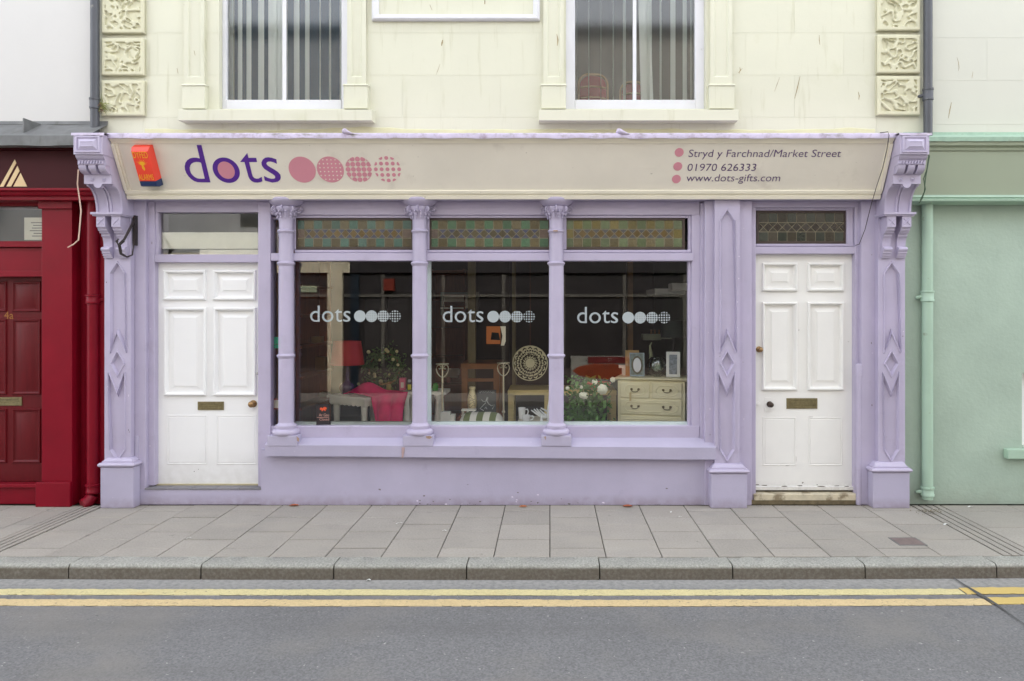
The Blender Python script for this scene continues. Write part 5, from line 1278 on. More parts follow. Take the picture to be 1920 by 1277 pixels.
# long pale table, mugs, ornaments
t = bulk('long_table', 'long pale wooden table behind the carved disc and roses', 'table')
PALE = M('pale_oak', (214, 194, 132), 0.55, 0.12, 8, stretch=(1, 8, 8))
MB().chbox(PX(952, 1.15), PX(1156, 1.15), 1.15, 1.7, PZ(741, 1.15), PZ(732, 1.15), 0.006).obj('tabletop', PALE, t)
for a in (958, 1026, 1150):
    for y in (1.2, 1.6): MB().box(PX(a, 1.2)-0.03, PX(a, 1.2)+0.03, y, y+0.06, 0.451, PZ(741, 1.15)).obj('leg', PALE, t)
t = bulk('plinth_box', 'low pale display box under the white mugs', 'box')
MB().chbox(PX(970, .32), PX(1036, .32), 0.32, 0.75, 0.451, 0.692, 0.004).obj('box', M('pale_box', (196, 188, 168), 0.7), t)
CHINA = M('white_china', (226, 228, 226), 0.25, 0.02, coat=0.4)
def mug(label, x, y, r, h, px_h):
    t = bulk('mug', label, 'mug', 'white mugs'); t.location = (x, y, 0.6935)
    MB().lathe([(r*0.78, 0), (r*0.82, 0.004), (r, h), (r-0.004, h), (r*0.76, 0.008), (0.001, 0.008)], (0, 0, 0), 24).obj('body', CHINA, None, 50).parent = t
    MB().tube([(r*0.93, 0, h*0.82), (r*1.5, 0, h*0.86), (r*1.75, 0, h*0.66), (r*1.55, 0, h*0.40), (r*0.88, 0, h*0.22)], 0.007, 8).obj('handle', CHINA, None, 60).parent = t
mug('taller white mug standing behind the cup', PX(978.5, .56), .56, 0.036, 0.108, 0)
mug('small white cup in front of the taller mug', PX(986.5, .37), .37, 0.041, 0.062, 0)
t = bulk('branching_ornament', 'white branching ornament leaning between the cup and the third column', 'ornament')
for pts in ([(996, 769), (1004, 775), (1013, 781)], [(1001, 767), (1008, 774), (1016, 781)], [(1006, 766), (1012, 774), (1020, 781)], [(1012, 768), (1018, 774), (1026, 781)], [(1014, 765), (1023, 770), (1030, 773)]):
    MB().tube([(PX(a, .5), 0.5+0.01*i, PZ(b, .5)) for i, (a, b) in enumerate(pts)], [0.006, 0.009, 0.010], 8).obj('branch', CHINA, t, 60)
MB().ball(P(1020, 782, .5), 0.028, 10, 8, (1.3, 0.8, 0.7)).obj('foot', CHINA, t, 60)
o = MB().lathe([(0.016, 0), (0.004, 0.075)], (PX(1015.5, .36), 0.36, 0.6935), 14).obj('cone_ornament', CHINA); tag(o, 'small white cone standing in front of the branching ornament', 'ornament')
o = MB().lathe([(0.030, 0), (0.032, 0.05), (0.026, 0.13), (0.012, 0.20), (0.012, 0.24)], (PX(1031, .42), 0.42, 0.6935), 18).obj('white_bottle', CHINA, None, 50); tag(o, 'white bottle half hidden behind the third column', 'bottle')
# rose bush
t = bulk('rose_plant', 'bushy potted rose plant with white blooms behind the right window', 'plant')
rr = random.Random(11); lv = MB()
for k in range(1100):
    px = rr.gauss(1093, 24); py = rr.uniform(708, 800)
    if px < 1058 or px > 1152: continue
    if py < 745 and rr.random() < 0.55: continue
    c = Vector(P(px, py, rr.uniform(0.5, 0.85)))
    d = Vector((rr.uniform(-1, 1), rr.uniform(-1, 0.2), rr.uniform(-0.8, 0.8))).normalized(); s_ = d.cross(Vector((0.2, 0.7, 0.6))).normalized(); L_ = rr.uniform(0.035, 0.065)
    lv.add([c, c+d*L_*0.4+s_*L_*0.3, c+d*L_, c+d*L_*0.45-s_*L_*0.3], [(0,1,2,3)])
lv.obj('foliage', M('rose_leaf', (92, 138, 62), 0.6, 0.3, 30), t, kind='stuff')
st_ = MB()
for k in range(14): 
    a = rr.uniform(1066, 1148); st_.tube([P(1098, 815, .68), P((a+1098)/2+rr.uniform(-6, 6), 770, .66), P(a, rr.uniform(715, 740), .64)], 0.003, 5)
st_.obj('stems', M('rose_stem', (70, 84, 46), 0.6), t, 60)
MB().lathe([(0.07, 0.451), (0.09, 0.58), (0.095, 0.60)], (PX(1098, .68), 0.68, 0), 16).obj('pot', M('brown_pot', (90, 66, 54), 0.7), t, 50)
ROSE = M('white_petal', (232, 232, 208), 0.6, 0.03)
for px, py, r in ((1129.5, 730, 0.046), (1096, 742, 0.032), (1091, 741, 0.026), (1090, 726, 0.015), (1115, 716, 0.026), (1149, 712, 0.024), (1064, 728, 0.018)):
    c = Vector(P(px, py, 0.52)); fl = MB()
    for ring_, (n_, rad, s_) in enumerate(((7, 0.80, 0.55), (6, 0.5, 0.48), (4, 0.22, 0.35))):
        for k in range(n_):
            a = 2*math.pi*k/n_+ring_*0.5; fl.ball(c+Vector((r*rad*0.75*math.cos(a), -r*0.35*ring_, r*rad*0.75*math.sin(a))), r*s_, 8, 6, (1, 0.5, 1))
    fl.obj('bloom', ROSE, t, 70)
o = MB().lathe([(0.02, 0), (0.09, 0.012), (0.135, 0.045), (0.142, 0.075), (0.135, 0.078), (0.12, 0.05), (0.02, 0.02)], (PX(1124, .95), 1.02, 0.0), 26).obj('coral_bowl', M('coral_glaze', (220, 92, 70), 0.4, 0.15, 14), None, 60); o.location = (0, 0.20, PZ(732, 1.15)+0.001); tag(o, 'shallow coral red bowl on the long pale table', 'bowl')
# chest of drawers
CHEST = M('cream_furniture_paint', (230, 223, 184), 0.5, 0.04, 4)
t = bulk('chest_of_drawers', 'cream painted chest of drawers with brass drop handles', 'chest of drawers')
w, dp, h = 0.67, 0.40, 0.626
MB().box(0, w, 0.006, dp, 0.0, h-0.03).obj('carcass', CHEST, t, bevel=0.006)
MB().prism([(-0.03, h-0.012), (-0.03, h), (dp, h), (dp, h-0.03), (0.005, h-0.03), (-0.01, h-0.022)], -0.025, w+0.025, 'x').obj('top', CHEST, t)
def drawer(x0, x1, z0, z1, handles):
    dr_ = MB().rnest(x0, x1, z0, z1, [(0, 0.006), (0.0, -0.008), (0.006, -0.012)]).obj('drawer', CHEST, t)
    a0, a1, b0, b1 = x0+0.035, x1-0.035, z0+0.025, z1-0.025; c = 0.035
    MB().nested([(a0+c, b0), (a1-c, b0), (a1, b0+c), (a1, b1-c), (a1-c, b1), (a0+c, b1), (a0, b1-c), (a0, b0+c)], [(0, -0.012), (0.002, -0.017), (0.008, -0.017), (0.010, -0.012)], False).obj('moulding', CHEST, dr_)
    for hx in handles:
        hb = MB(); hz = (z0+z1)/2+0.008
        for s_ in (-1, 1): hb.ylathe([(0.013, -0.012), (0.012, -0.018), (0.005, -0.026)], (hx+s_*0.035, 0, hz), 12)
        hb.tube([(hx-0.035, -0.022, hz), (hx-0.028, -0.028, hz-0.018), (hx-0.012, -0.03, hz-0.024), (hx+0.012, -0.03, hz-0.024), (hx+0.028, -0.028, hz-0.018), (hx+0.035, -0.022, hz)], 0.004, 6)
        hb.obj('handle', BRASS, dr_, 60)
drawer(0.03, w/2-0.012, h-0.20, h-0.045, [w/4+0.01]); drawer(w/2+0.012, w-0.03, h-0.20, h-0.045, [3*w/4-0.01])
drawer(0.03, w-0.03, h-0.365, h-0.215, [w/4+0.01, 3*w/4-0.01]); drawer(0.03, w-0.03, h-0.53, h-0.38, [w/4+0.01, 3*w/4-0.01])
put(t, (PX(1158, .78), 0.78, 0.451), -15)
TOPZ = 0.451+h+0.001
tagm = MB().box(PX(1180, .70), PX(1184, .70), 0.699, 0.700, PZ(752, .7), PZ(736, .7)).tube([P(1182, 736, .70), P(1183, 731, .71)], 0.001, 4).obj('price_tag', M('buff_card', (196, 176, 122), 0.7)); tag(tagm, 'buff paper tag hanging from the top left drawer handle', 'tag')
def frame(name, label, px0, px1, pyt, y, lean, m, inner, im, skew=0):
    t = bulk(name, label, 'picture frame')
    w_ = (px1-px0)*(D+y)/F; hh = PZ(pyt, y)-TOPZ
    f = MB().prism([(-w_/2, 0), (w_/2, 0), (w_/2, hh), (-w_/2, hh)], 0, 0.018, 'y', holes=[inset([(-w_/2, 0), (w_/2, 0), (w_/2, hh), (-w_/2, hh)], inner)] if inner else []).obj('frame', m, t, bevel=0.003)
    if inner: MB().box(-w_/2+inner-0.002, w_/2-inner+0.002, 0.008, 0.013, inner-0.002, hh-inner+0.002).obj('picture', im, t)
    t.location = (PX((px0+px1)/2, y), y, TOPZ+0.003); t.rotation_euler = (R(-lean), 0, R(skew)); return t, w_, hh
WOODF = M('raw_wood', (170, 138, 86), 0.6, 0.1, 12)
frame('picture_frame', 'plain wooden frame seen from behind the silver frame', 1173, 1199, 657, .92, 8, WOODF, 0, None)
t, w_, hh = frame('picture_frame', 'silvery photo frame with oval white mount on the chest', 1181, 1209, 662, .83, 6, M('silver_frame', (180, 196, 204), 0.2, 0.15, 30, metal=0.5), 0.010, M('frame_blue', (120, 134, 128), 0.4, 0.3, 40))
MB().add([(0.040*math.cos(2*math.pi*k/24), 0.006, hh/2-0.004+0.072*math.sin(2*math.pi*k/24)) for k in range(24)], [tuple(range(24))]).obj('oval_mount', M('mount_white', (226, 228, 232), 0.5)).parent = t
MB().tube([(0.050*math.cos(2*math.pi*k/24), 0.004, hh/2-0.004+0.084*math.sin(2*math.pi*k/24)) for k in range(25)], 0.006, 6).obj('oval_rim', M('pewter', (120, 112, 90), 0.4, metal=0.4), None, 60).parent = t
frame('picture_frame', 'white wide-bordered photo frame at the right end of the chest', 1249, 1275, 660, .74, 8, M('white_frame', (226, 228, 222), 0.4), 0.030, M('frame_photo', (132, 142, 150), 0.35, 0.4, 40), -12)
GB_ = glass('bowl_glass', (0.86, 0.90, 0.86), 2.2)
o = MB().lathe([(0.045, 0), (0.05, 0.004), (0.085, 0.04), (0.108, 0.09), (0.108, 0.125), (0.090, 0.170), (0.072, 0.192), (0.070, 0.190), (0.088, 0.168), (0.104, 0.125), (0.104, 0.09), (0.08, 0.042), (0.02, 0.012)], (PX(1233, .86), 0.86, TOPZ), 28).obj('glass_bowl', GB_, None, 60); tag(o, 'round clear glass bowl between the two photo frames', 'bowl')
tw = MB(); rq = random.Random(9)
for k in range(16):
    a = rq.uniform(0, 6.28); tw.tube([(PX(1233, .86)+0.06*math.cos(a+q_*0.9)*rq.uniform(.4, 1), 0.86+0.05*math.sin(a+q_*0.9), TOPZ+0.03+rq.uniform(0, .11)) for q_ in range(4)], 0.003, 5)
tw = tw.obj('glass_twists', M('pale_glass_twist', (170, 186, 170), 0.3), None, 60); tag(tw, 'tangle of pale glassy twists heaped inside the glass bowl', 'ornament')
o = MB().tube([P(1222, 706, 1.0), P(1222, 680, 1.0), P(1220, 660, 1.0), P(1219, 648, 1.0), P(1222, 642, 1.0)], [0.028, 0.026, 0.018, 0.010, 0.006], 12).obj('tall_ornament', M('pale_stoneware', (150, 154, 120), 0.5), None, 60)
o.location = (0, 0, 0.0); tag(o, 'slender pale ornament rising behind the glass bowl', 'ornament')
# shelves on the right, lamp, small frame
t = bulk('wall_shelf', 'deep white shelf high on the dark green wall', 'shelf')
MB().box(PX(1228, 1.2), 1.438, 1.2, 1.9, PZ(552, 1.2), PZ(541, 1.2)).obj('board', M('shelf_white', (196, 196, 190), 0.6), t); MB().box(PX(1256, 1.1), 1.438, 0.95, 1.199, PZ(545, 1.0), PZ(531, 1.0)).obj('front_board', bpy.data.materials['shelf_white'], t)
o = MB().lathe([(0.15, 0), (0.12, 0.20)], (PX(1278, 1.25), 1.35, 1.42), 24, True).lathe([(0.012, -0.26), (0.012, 0.0)], (PX(1278, 1.25), 1.35, 1.42), 8).lathe([(0.07, -0.343), (0.06, -0.30), (0.012, -0.26)], (PX(1278, 1.25), 1.35, 1.42), 14)
t = bulk('dark_lamp', 'table lamp with dark green shade behind the white frame', 'lamp')
lx = PX(1268, 1.05)
MB().lathe([(0.135, 1.46), (0.115, 1.64)], (lx, 1.22, 0), 24).obj('lamp_shade', M('dark_shade', (34, 44, 38), 0.8), t, 50)
MB().lathe([(0.06, 0.9), (0.05, 1.0), (0.012, 1.06), (0.012, 1.46)], (lx, 1.22, 0), 14).obj('base', M('lamp_base_dark', (50, 50, 46), 0.4), t, 50)
t2 = bulk('lamp_cabinet', 'dark cabinet under the green shaded lamp', 'cabinet')
MB().box(lx-0.2, 1.43, 1.17, 1.5, 0.451, 0.899).obj('cabinet', DKWOOD, t2)
t = bulk('small_shelf', 'small pale shelf with brass ornaments above the glass bowl', 'shelf')
MB().box(PX(1206, 2.0), PX(1240, 2.0), 2.0, 2.2, PZ(638, 2.0), PZ(627, 2.0)).obj('board', M('dim_shelf', (150, 158, 136), 0.6), t)
MB().box(PX(1236, 2.0), 1.438, 2.05, 2.15, PZ(636, 2.0), PZ(630, 2.0)).obj('bracket', bpy.data.materials['dim_shelf'], t)
for a, lb in ((1221, 'leftmost tiny brass ornament on the small pale shelf'), (1228, 'middle one of the three tiny brass ornaments on the small shelf'), (1236, 'rightmost tiny brass ornament on the small pale shelf')):
    o = MB().lathe([(0.014, 0), (0.008, 0.03), (0.016, 0.05)], (PX(a, 2.1), 2.1, PZ(627, 2.0)+0.002), 10).obj('brass_ornament', BRASSKNOB); tag(o, lb, 'ornament', 'brass ornaments on the small shelf')
t = bulk('white_block', 'low white block beside the wooden frame on the chest', 'block')
MB().box(PX(1161, 1.0), PX(1178, 1.0), 1.0, 1.06, PZ(690, 1.0), PZ(685, 1.0)).obj('lid', OFFW, t); MB().box(PX(1167, 1.0), PX(1178, 1.0), 1.0, 1.06, 0.9, PZ(690.3, 1.0)).obj('body', OFFW, t)
# brown shelves and back of the shop
def shelves(label, px0, px1, y, n, top):
    t = bulk('shelf_unit', label, 'shelves'); x0, x1 = PX(px0, y), PX(px1, y)
    for x in (x0, x1-0.03): MB().box(x, x+0.03, y, y+0.3, 0.131, top).obj('side', DKWOOD, t)
    MB().box(x0, x1, y+0.301, y+0.32, 0.131, top).obj('back', DKWOOD, t)
    for k in range(n): MB().box(x0+0.031, x1-0.031, y+0.01, y+0.30, 0.35+k*(top-0.4)/(n-1), 0.375+k*(top-0.4)/(n-1)).obj('shelf', DKWOOD, t)
    return t
t = bulk('shelf_unit', 'brown shelves along the left side of the shop window', 'shelves')
for k in range(6): MB().box(-2.544, -2.40, 0.50, 1.5, 0.78+0.30*k, 0.805+0.30*k).obj('shelf', DKWOOD, t)
for y in (0.48, 1.50): MB().box(-2.544, -2.42, y, y+0.02, 0.451, 2.4).obj('side', DKWOOD, t)
shelves('tall brown shelves behind the second window', 806, 872, 3.2, 6, 2.3)
STK = [('row of white goods', (206, 204, 194)), ('red tin', (150, 60, 44))]
rq = random.Random(4)
for k, (px, py, w_, h_, c_) in enumerate(((836, 703, 16, 12, (170, 150, 120)), (848, 700, 22, 16, (176, 166, 146)), (841, 712, 8, 12, (140, 54, 40)), (857, 698, 8, 10, (186, 180, 164)), (566, 620, 20, 12, (150, 120, 80)), (584, 695, 22, 26, (120, 84, 40)), (575, 742, 30, 8, (150, 140, 120)), (600, 662, 16, 10, (140, 110, 80)))):
    y = 3.0 if px > 700 else 1.15+0.12*(k-4)
    lbl = ['brown carton on the shelves behind the first candle stand', 'pale carton on the shelves behind the second window', 'small red tin on the shelves behind the candle stand', 'little white box on the shelves behind the second window', 'tan box high on the left brown shelves', 'round-shouldered amber pot on the left brown shelves', 'flat grey tray low on the left brown shelves', 'brown box on the left shelves behind the red lamp'][k]
    zt = PZ(py-h_/2, y); zb_ = PZ(py+h_/2, y)
    if px < 700: zb_ = 0.806+0.30*round((zb_-0.806)/0.30); zt = zb_+h_*0.0055; px = VX-2.47*F/(D+y); w_ = 18
    o = MB().box(PX(px-w_/2, y), PX(px+w_/2, y), y, y+0.12, zb_, zt).obj('goods_box', M('goods', c_, 0.7, 0.1, 10), None, bevel=0.008); tag(o, lbl, 'box')
t = bulk('display_table', 'brown wooden table frame further back behind the black board', 'table')
BRN = M('warm_brown_wood', (160, 104, 54), 0.5, 0.15, 6)
MB().box(PX(866, 2.0), PX(938, 2.0), 1.9, 2.6, PZ(692, 1.9), PZ(682, 1.9)).obj('tabletop', BRN, t)
for a in (871, 931):
    for y in (1.92, 2.5): MB().box(PX(a, 1.92)-0.035, PX(a, 1.92)+0.035, y, y+0.06, 0.131, PZ(692, 1.9)).obj('leg', BRN, t)
MB().box(PX(871, 1.92)+0.036, PX(931, 1.92)-0.036, 1.93, 1.96, PZ(716, 1.9), PZ(710, 1.9)).obj('rail', BRN, t)
t = bulk('wall_cabinet', 'glazed wall cabinet with white top behind the middle window lettering', 'cabinet')
MB().prism([(PX(826, 2.9), PZ(590, 2.9)), (PX(897, 2.9), PZ(590, 2.9)), (PX(897, 2.9), PZ(548, 2.9)), (PX(826, 2.9), PZ(548, 2.9))], 2.9, 3.0, 'y', holes=[inset([(PX(826, 2.9), PZ(590, 2.9)), (PX(897, 2.9), PZ(590, 2.9)), (PX(897, 2.9), PZ(548, 2.9)), (PX(826, 2.9), PZ(548, 2.9))], 0.03)]).obj('frame', M('cabinet_grey', (120, 118, 104), 0.5), t)
MB().box(PX(832, 2.9), PX(869, 2.9), 2.93, 2.98, PZ(566, 2.9), PZ(554, 2.9)).box(PX(872, 2.9), PX(884, 2.9), 2.93, 2.98, PZ(578, 2.9), PZ(556, 2.9)).obj('white_panel', M('cabinet_white', (232, 226, 208), 0.5), t)
MB().box(PX(826, 2.89), PX(869, 2.89), 2.885, 2.899, PZ(579, 2.9), PZ(576.5, 2.9)).obj('rail', bpy.data.materials['cabinet_white'], t)
GLOW_ORANGE = M('orange_glow', (176, 92, 42), 0.6); GLOW_ORANGE.node_tree.nodes['Principled BSDF'].inputs['Emission Color'].default_value = (0.85, 0.26, 0.06, 1); GLOW_ORANGE.node_tree.nodes['Principled BSDF'].inputs['Emission Strength'].default_value = 0.03  # emission added to brighten the orange patch; no opening known there
t = bulk('orange_glow', 'small orange panel with added glow and a black lampshade at the back of the shop', 'glow panel')
MB().box(PX(912, 3.6), PX(938, 3.6), 3.6, 3.62, PZ(645, 3.6), PZ(612, 3.6)).obj('glow', GLOW_ORANGE, t)
MB().prism([(PX(920, 3.58), PZ(637, 3.58)), (PX(938, 3.58), PZ(638, 3.58)), (PX(935, 3.58), PZ(624, 3.58)), (PX(922, 3.58), PZ(623, 3.58))], 3.57, 3.58, 'y').obj('lamp_shade', M('black_card', (20, 16, 14), 0.8), t)
GLOW_WHITE = M('glow_white', (230, 224, 200), 0.6); GLOW_WHITE.node_tree.nodes['Principled BSDF'].inputs['Emission Color'].default_value = (0.9, 0.82, 0.62, 1); GLOW_WHITE.node_tree.nodes['Principled BSDF'].inputs['Emission Strength'].default_value = 0.04
MB().prism([(PX(938, 3.59), PZ(612, 3.59)), (PX(948, 3.59), PZ(612, 3.59)), (PX(948, 3.59), PZ(640, 3.59)), (PX(945, 3.59), PZ(648, 3.59)), (PX(939, 3.59), PZ(648, 3.59)), (PX(942, 3.59), PZ(630, 3.59))], 3.60, 3.62, 'y').obj('glow_edge', GLOW_WHITE, t)
MB().box(PX(905, 3.65), PX(955, 3.65), 3.63, 3.7, 0.131, 2.85).obj('wall_panel', DKWALL, t)
# cards in the panes
t = bulk('closed_sign', 'small black card with orange dragon reading Ar Gau and Closed in the left window', 'sign')
yk = 0.1075
MB().add([P(593, 797, yk), P(620, 796, yk), P(617, 757.5, yk), P(592, 758, yk)], [(0,1,2,3)]).obj('card', M('black_card_sign', (40, 34, 36), 0.5), t)
ORG = M('orange_print', (214, 84, 46), 0.5)
dg_ = flat_mesh([[(600,769),(600,765),(603,764),(605,766),(607,763),(610,763),(613,765),(612,768),(610,767),(611,770),(609,771),(608,769),(606,769),(605,771),(603,771),(603,768)]], lambda x, y, q_: (PX(x, yk), yk-0.0012-q_, PZ(y, yk)), 0.0004).obj('dragon_emblem', ORG, t)
PALP = M('salmon_print', (196, 150, 136), 0.5)
text_on('Ar Gau', lambda a, b: (PX(598, yk)+a, yk-0.0015, PZ(780.5, yk)+b), 19*(D+yk)/F, 0.036).obj('lettering', PALP, t)
text_on('Closed', lambda a, b: (PX(599, yk)+a, yk-0.0015, PZ(788.5, yk)+b), 18*(D+yk)/F, 0.034).obj('lettering', PALP, t)
MB().add([P(594, 783.2, yk-0.001), P(617, 782.8, yk-0.001), P(617, 782, yk-0.001), P(594, 782.4, yk-0.001)], [(0,1,2,3)]).obj('rule', PALP, t)
o = MB().box(PX(511.5, .115), PX(524, .115), 0.1145, 0.1155, PZ(653, .115), PZ(646, .115)).box(PX(514, .115), PX(524, .115), 0.1142, 0.1144, PZ(645, .115), PZ(632, .115)).obj('green_sticker', M('sea_green_print', (70, 190, 150), 0.5)); tag(o, 'sea green sticker in the narrow pane beside the first column', 'sticker')
o = MB().box(PX(512, .115), PX(524, .115), 0.1145, 0.1155, PZ(768, .115), PZ(747, .115)).obj('bordered_card', M('brick_red_card', (170, 88, 70), 0.6)); tag(o, 'white card with red border low in the narrow left pane', 'card')
MB().box(PX(514, .114), PX(524, .114), 0.1138, 0.1143, PZ(765, .114), PZ(750, .114)).obj('white_centre', M('card_white', (220, 216, 206), 0.6), o)

# ------------------------------------------------------------------ the far side of the street, seen only in the glass
YO = -8.6
opp = struct(MB().chbox(-40, 40, YO-0.3, -7.25, -0.3, 0.0, 0.01).obj('opposite_pavement', SLAB))
OW = M('opposite_stone_wall', (150, 146, 138), 0.7, 0.05, 2); ODK = M('opposite_dark_front', (44, 40, 40), 0.5, 0.1, 2); OBL = M('opposite_blue_door', (18, 34, 46), 0.5)
def opposite(label, x0, x1, wins):
    t = thing('opposite_building', label, 'building', ((x0+x1)/2, YO, 0))
    MB().box(x0, x1, YO-6, YO, 2.95, 7.6).box(x0, x1, YO-6, YO-0.1, 0, 2.95).obj('wall', OW if x0 > -5 else M('opposite_grey_wall', (150, 150, 150), 0.7), t)
    MB().box(x0+0.001, x1-0.001, YO-0.0995, YO-0.05, 0, 2.52).obj('shop_window', ODK, t)
    MB().box(x0+0.001, x1-0.001, YO-0.0992, YO+0.02, 2.53, 2.945).obj('fascia', ODK if x0 > -5 else M('opposite_fascia', (206, 196, 168), 0.6), t)
    fr_ = M('opposite_frame', (98, 94, 86), 0.6) if 'opposite_frame' not in bpy.data.materials else bpy.data.materials['opposite_frame']
    x = x0+0.65
    while x < x1-0.2:
        if -9 < x < 6 and not (-5 < x < -4): MB().box(x, x+0.07, YO-0.0485, YO-0.02, 0.55, 2.5).obj('window_mullion', fr_, t)
        x += 1.27
    MB().box(max(x0, -9)+0.002, min(x1, 6)-0.002, YO-0.0484, YO-0.01, 2.02, 2.08).obj('window_transom', fr_, t)
    MB().box(x0+0.002, x1-0.002, YO-0.0483, YO-0.005, 0, 0.52).obj('stall_riser', M('opposite_riser', (84, 74, 70), 0.6), t)
    for wx in wins: MB().box(wx-0.5, wx+0.5, YO-0.02, YO+0.02, 3.5, 5.2).obj('window', M('opposite_glass', (40, 44, 48), 0.2), t)
    MB().prism([(YO+0.2, 7.61), (YO+0.2, 7.7), (YO-3, 8.6), (YO-6.2, 7.7), (YO-6.2, 7.61)], x0+0.001, x1-0.001, 'x').obj('roof', bpy.data.materials['roof_slate'], t)
    return t
tl = opposite('grey fronted shop across the street, reflected in the window', -14, -4.2, (-12, -9, -6))
def VXo(px): return (px-VX)*(D+0.224-YO)/F
def VZo(py): return H-(py-VY)*(D+0.224-YO)/F
MB().box(VXo(615), VXo(643), YO-0.047, YO+0.05, 0, 2.529).obj('pilaster', M('opposite_stone', (214, 202, 174), 0.6, 0.05, 4), tl)
MB().box(VXo(563), VXo(593), YO-0.049, YO-0.03, VZo(548), VZo(536)).obj('plaque', M('opposite_plaque', (170, 180, 150), 0.6), tl)
tr2 = opposite('brown fronted house across the street, reflected in the window', -4.199, 14, (-2, 1, 4, 7, 10))
MB().box(-4.19, -4.02, YO-0.047, YO-0.003, 0, 2.5).obj('door', OBL, tr2)
MB().box(VXo(720), VXo(740), YO-0.049, YO+0.05, VZo(545), VZo(523)).obj('alarm_cover', M('opposite_red', (120, 40, 22), 0.5), tr2)
sbd = thing('sale_board', 'estate agent board leaning across the street, seen mirrored in the right window', 'board', (1.0, YO, 0.0))
yb0 = YO+0.06
MB().box(VXo(1070), VXo(1180), yb0-0.02, yb0, 0.0, VZo(667)).obj('board', M('board_white', (150, 148, 138), 0.6), sbd)
MB().box(VXo(1102), VXo(1180), yb0, yb0+0.003, VZo(681), VZo(668.5)).obj('red_band', M('board_red', (110, 26, 24), 0.6), sbd)
ov = [(VXo(1072), VZo(695)), (VXo(1085), VZo(687)), (VXo(1108), VZo(682)), (VXo(1150), VZo(682)), (VXo(1180), VZo(686)), (VXo(1180), VZo(705)), (VXo(1150), VZo(711)), (VXo(1108), VZo(709)), (VXo(1085), VZo(703))]
MB().prism(ov, yb0, yb0+0.003, 'y').obj('orange_oval', M('board_orange', (150, 62, 26), 0.6), sbd)
BK = M('board_black', (30, 26, 24), 0.6); WT = M('board_lettering', (222, 200, 190), 0.6)
for body, a, b, py, m in (('SALE', 1083, 1101, 678, BK), ('TO LET', 1121, 1146, 677.5, WT), ('LLOYD', 1110, 1142, 691.5, BK), ('JONES', 1079, 1112, 700, BK)):
    x1_ = VXo(b); wd_ = VXo(b)-VXo(a)
    text_on(body, lambda p, q_: (x1_-p*wd_, yb0+0.005, VZo(py)+q_), wd_, 0.11).obj('lettering', m, sbd)

# ------------------------------------------------------------------ weeds, leaves and litter
wd_t = thing('weed', 'tuft of grassy weeds growing beside the left drainpipe collar', 'weed', P(188, 195, -0.02))
rr = random.Random(21); gm = MB()
for k in range(46):
    bx, by = 188+rr.uniform(-3, 6), 198+rr.uniform(-6, 8); a = rr.uniform(-0.2, 1.5); L_ = rr.uniform(0.04, 0.11)
    p0 = Vector(P(bx, by, -0.02+rr.uniform(-.02, .02))); d = Vector((math.sin(a), rr.uniform(-0.5, 0.1), math.cos(a)*rr.uniform(-0.5, 1.0))).normalized()
    p1 = p0+d*L_*0.55; p2 = p0+d*L_+Vector((0.01, 0, -0.03*rr.random())); s_ = Vector((0.0028, 0, 0.0018))
    gm.add([p0-s_, p0+s_, p1+s_*0.8, p1-s_*0.8, p2], [(0,1,2,3), (3,2,4)])
gm.obj('blades', M('dry_green_blade', (132, 138, 72), 0.7, 0.3, 60), wd_t, kind='stuff')
gm = MB()
for k in range(26):
    p0 = Vector(P(187+rr.uniform(-5, 8), 196+rr.uniform(-6, 14), -0.03+rr.uniform(-.02, .02))); gm.tube([p0, p0+Vector((rr.uniform(-.02, .02), 0, rr.uniform(-.03, .02))), p0+Vector((rr.uniform(-.04, .04), 0, rr.uniform(-.06, .02)))], 0.0018, 4)
gm.obj('roots', M('dry_root', (120, 96, 70), 0.8), wd_t, kind='stuff')
def RPz(px, py, z=0.0):
    d = F*(H-z)/(py-VY); return ((px-VX)*d/F, d-D)
LEAF = [M('russet_leaf', (152, 84, 52), 0.7, 0.25, 60), M('orange_leaf', (176, 110, 70), 0.7, 0.25, 60)]
def leaf(px, py, s_, rot, m, label):
    x, y = RPz(px, py); n = 10; vs = []; fs = []
    for i in range(n+1):
        u = i/n; w_ = 0.32*math.sin(math.pi*u)**0.8+0.001
        for q_ in (-1, -0.5, 0, 0.5, 1): vs.append(((u-0.5), q_*w_, 0.22*abs(q_)*w_*1.6 + 0.12*(u-0.5)**2 + 0.02))
    for i in range(n):
        for k in range(4): fs.append((5*i+k, 5*i+5+k, 5*i+6+k, 5*i+1+k))
    o = MB().add([(v[0]*s_, v[1]*s_, v[2]*s_+0.002) for v in vs], fs).obj('fallen_leaf', m, None, 60)
    o.location = (x, y, 0); o.rotation_euler = (0, 0, R(rot)); tag(o, label, 'leaf', 'fallen leaves on the pavement')
leaf(551, 949, 0.085, 10, LEAF[0], 'curled russet leaf at the foot of the stall riser, nearest the left door')
leaf(556, 948, 0.05, -30, LEAF[1], 'small orange leaf scrap tucked against the nearest russet leaf')
leaf(981, 951, 0.075, 5, LEAF[1], 'faded orange leaf at the foot of the stall riser near its middle')
leaf(1177, 950.5, 0.095, 2, LEAF[0], 'dark russet leaf at the foot of the stall riser, nearest the right pilaster')
SCR = M('white_scrap', (226, 226, 222), 0.7, 0.05)
def scrap(px, py, l, w_, rot, label):
    x, y = RPz(px, py)
    o = MB().add([(-l, -w_, 0.003), (0, -w_*1.2, 0.012), (l, -w_*0.6, 0.004), (l*1.1, w_*0.4, 0.005), (0.1*l, w_, 0.008), (-l*0.9, w_*0.8, 0.003)], [(0,1,4,5), (1,2,3,4)]).obj('litter_scrap', SCR, None, 60)
    o.location = (x, y, 0.001); o.rotation_euler = (0, 0, R(rot)); tag(o, label, 'litter', 'scraps of white litter')
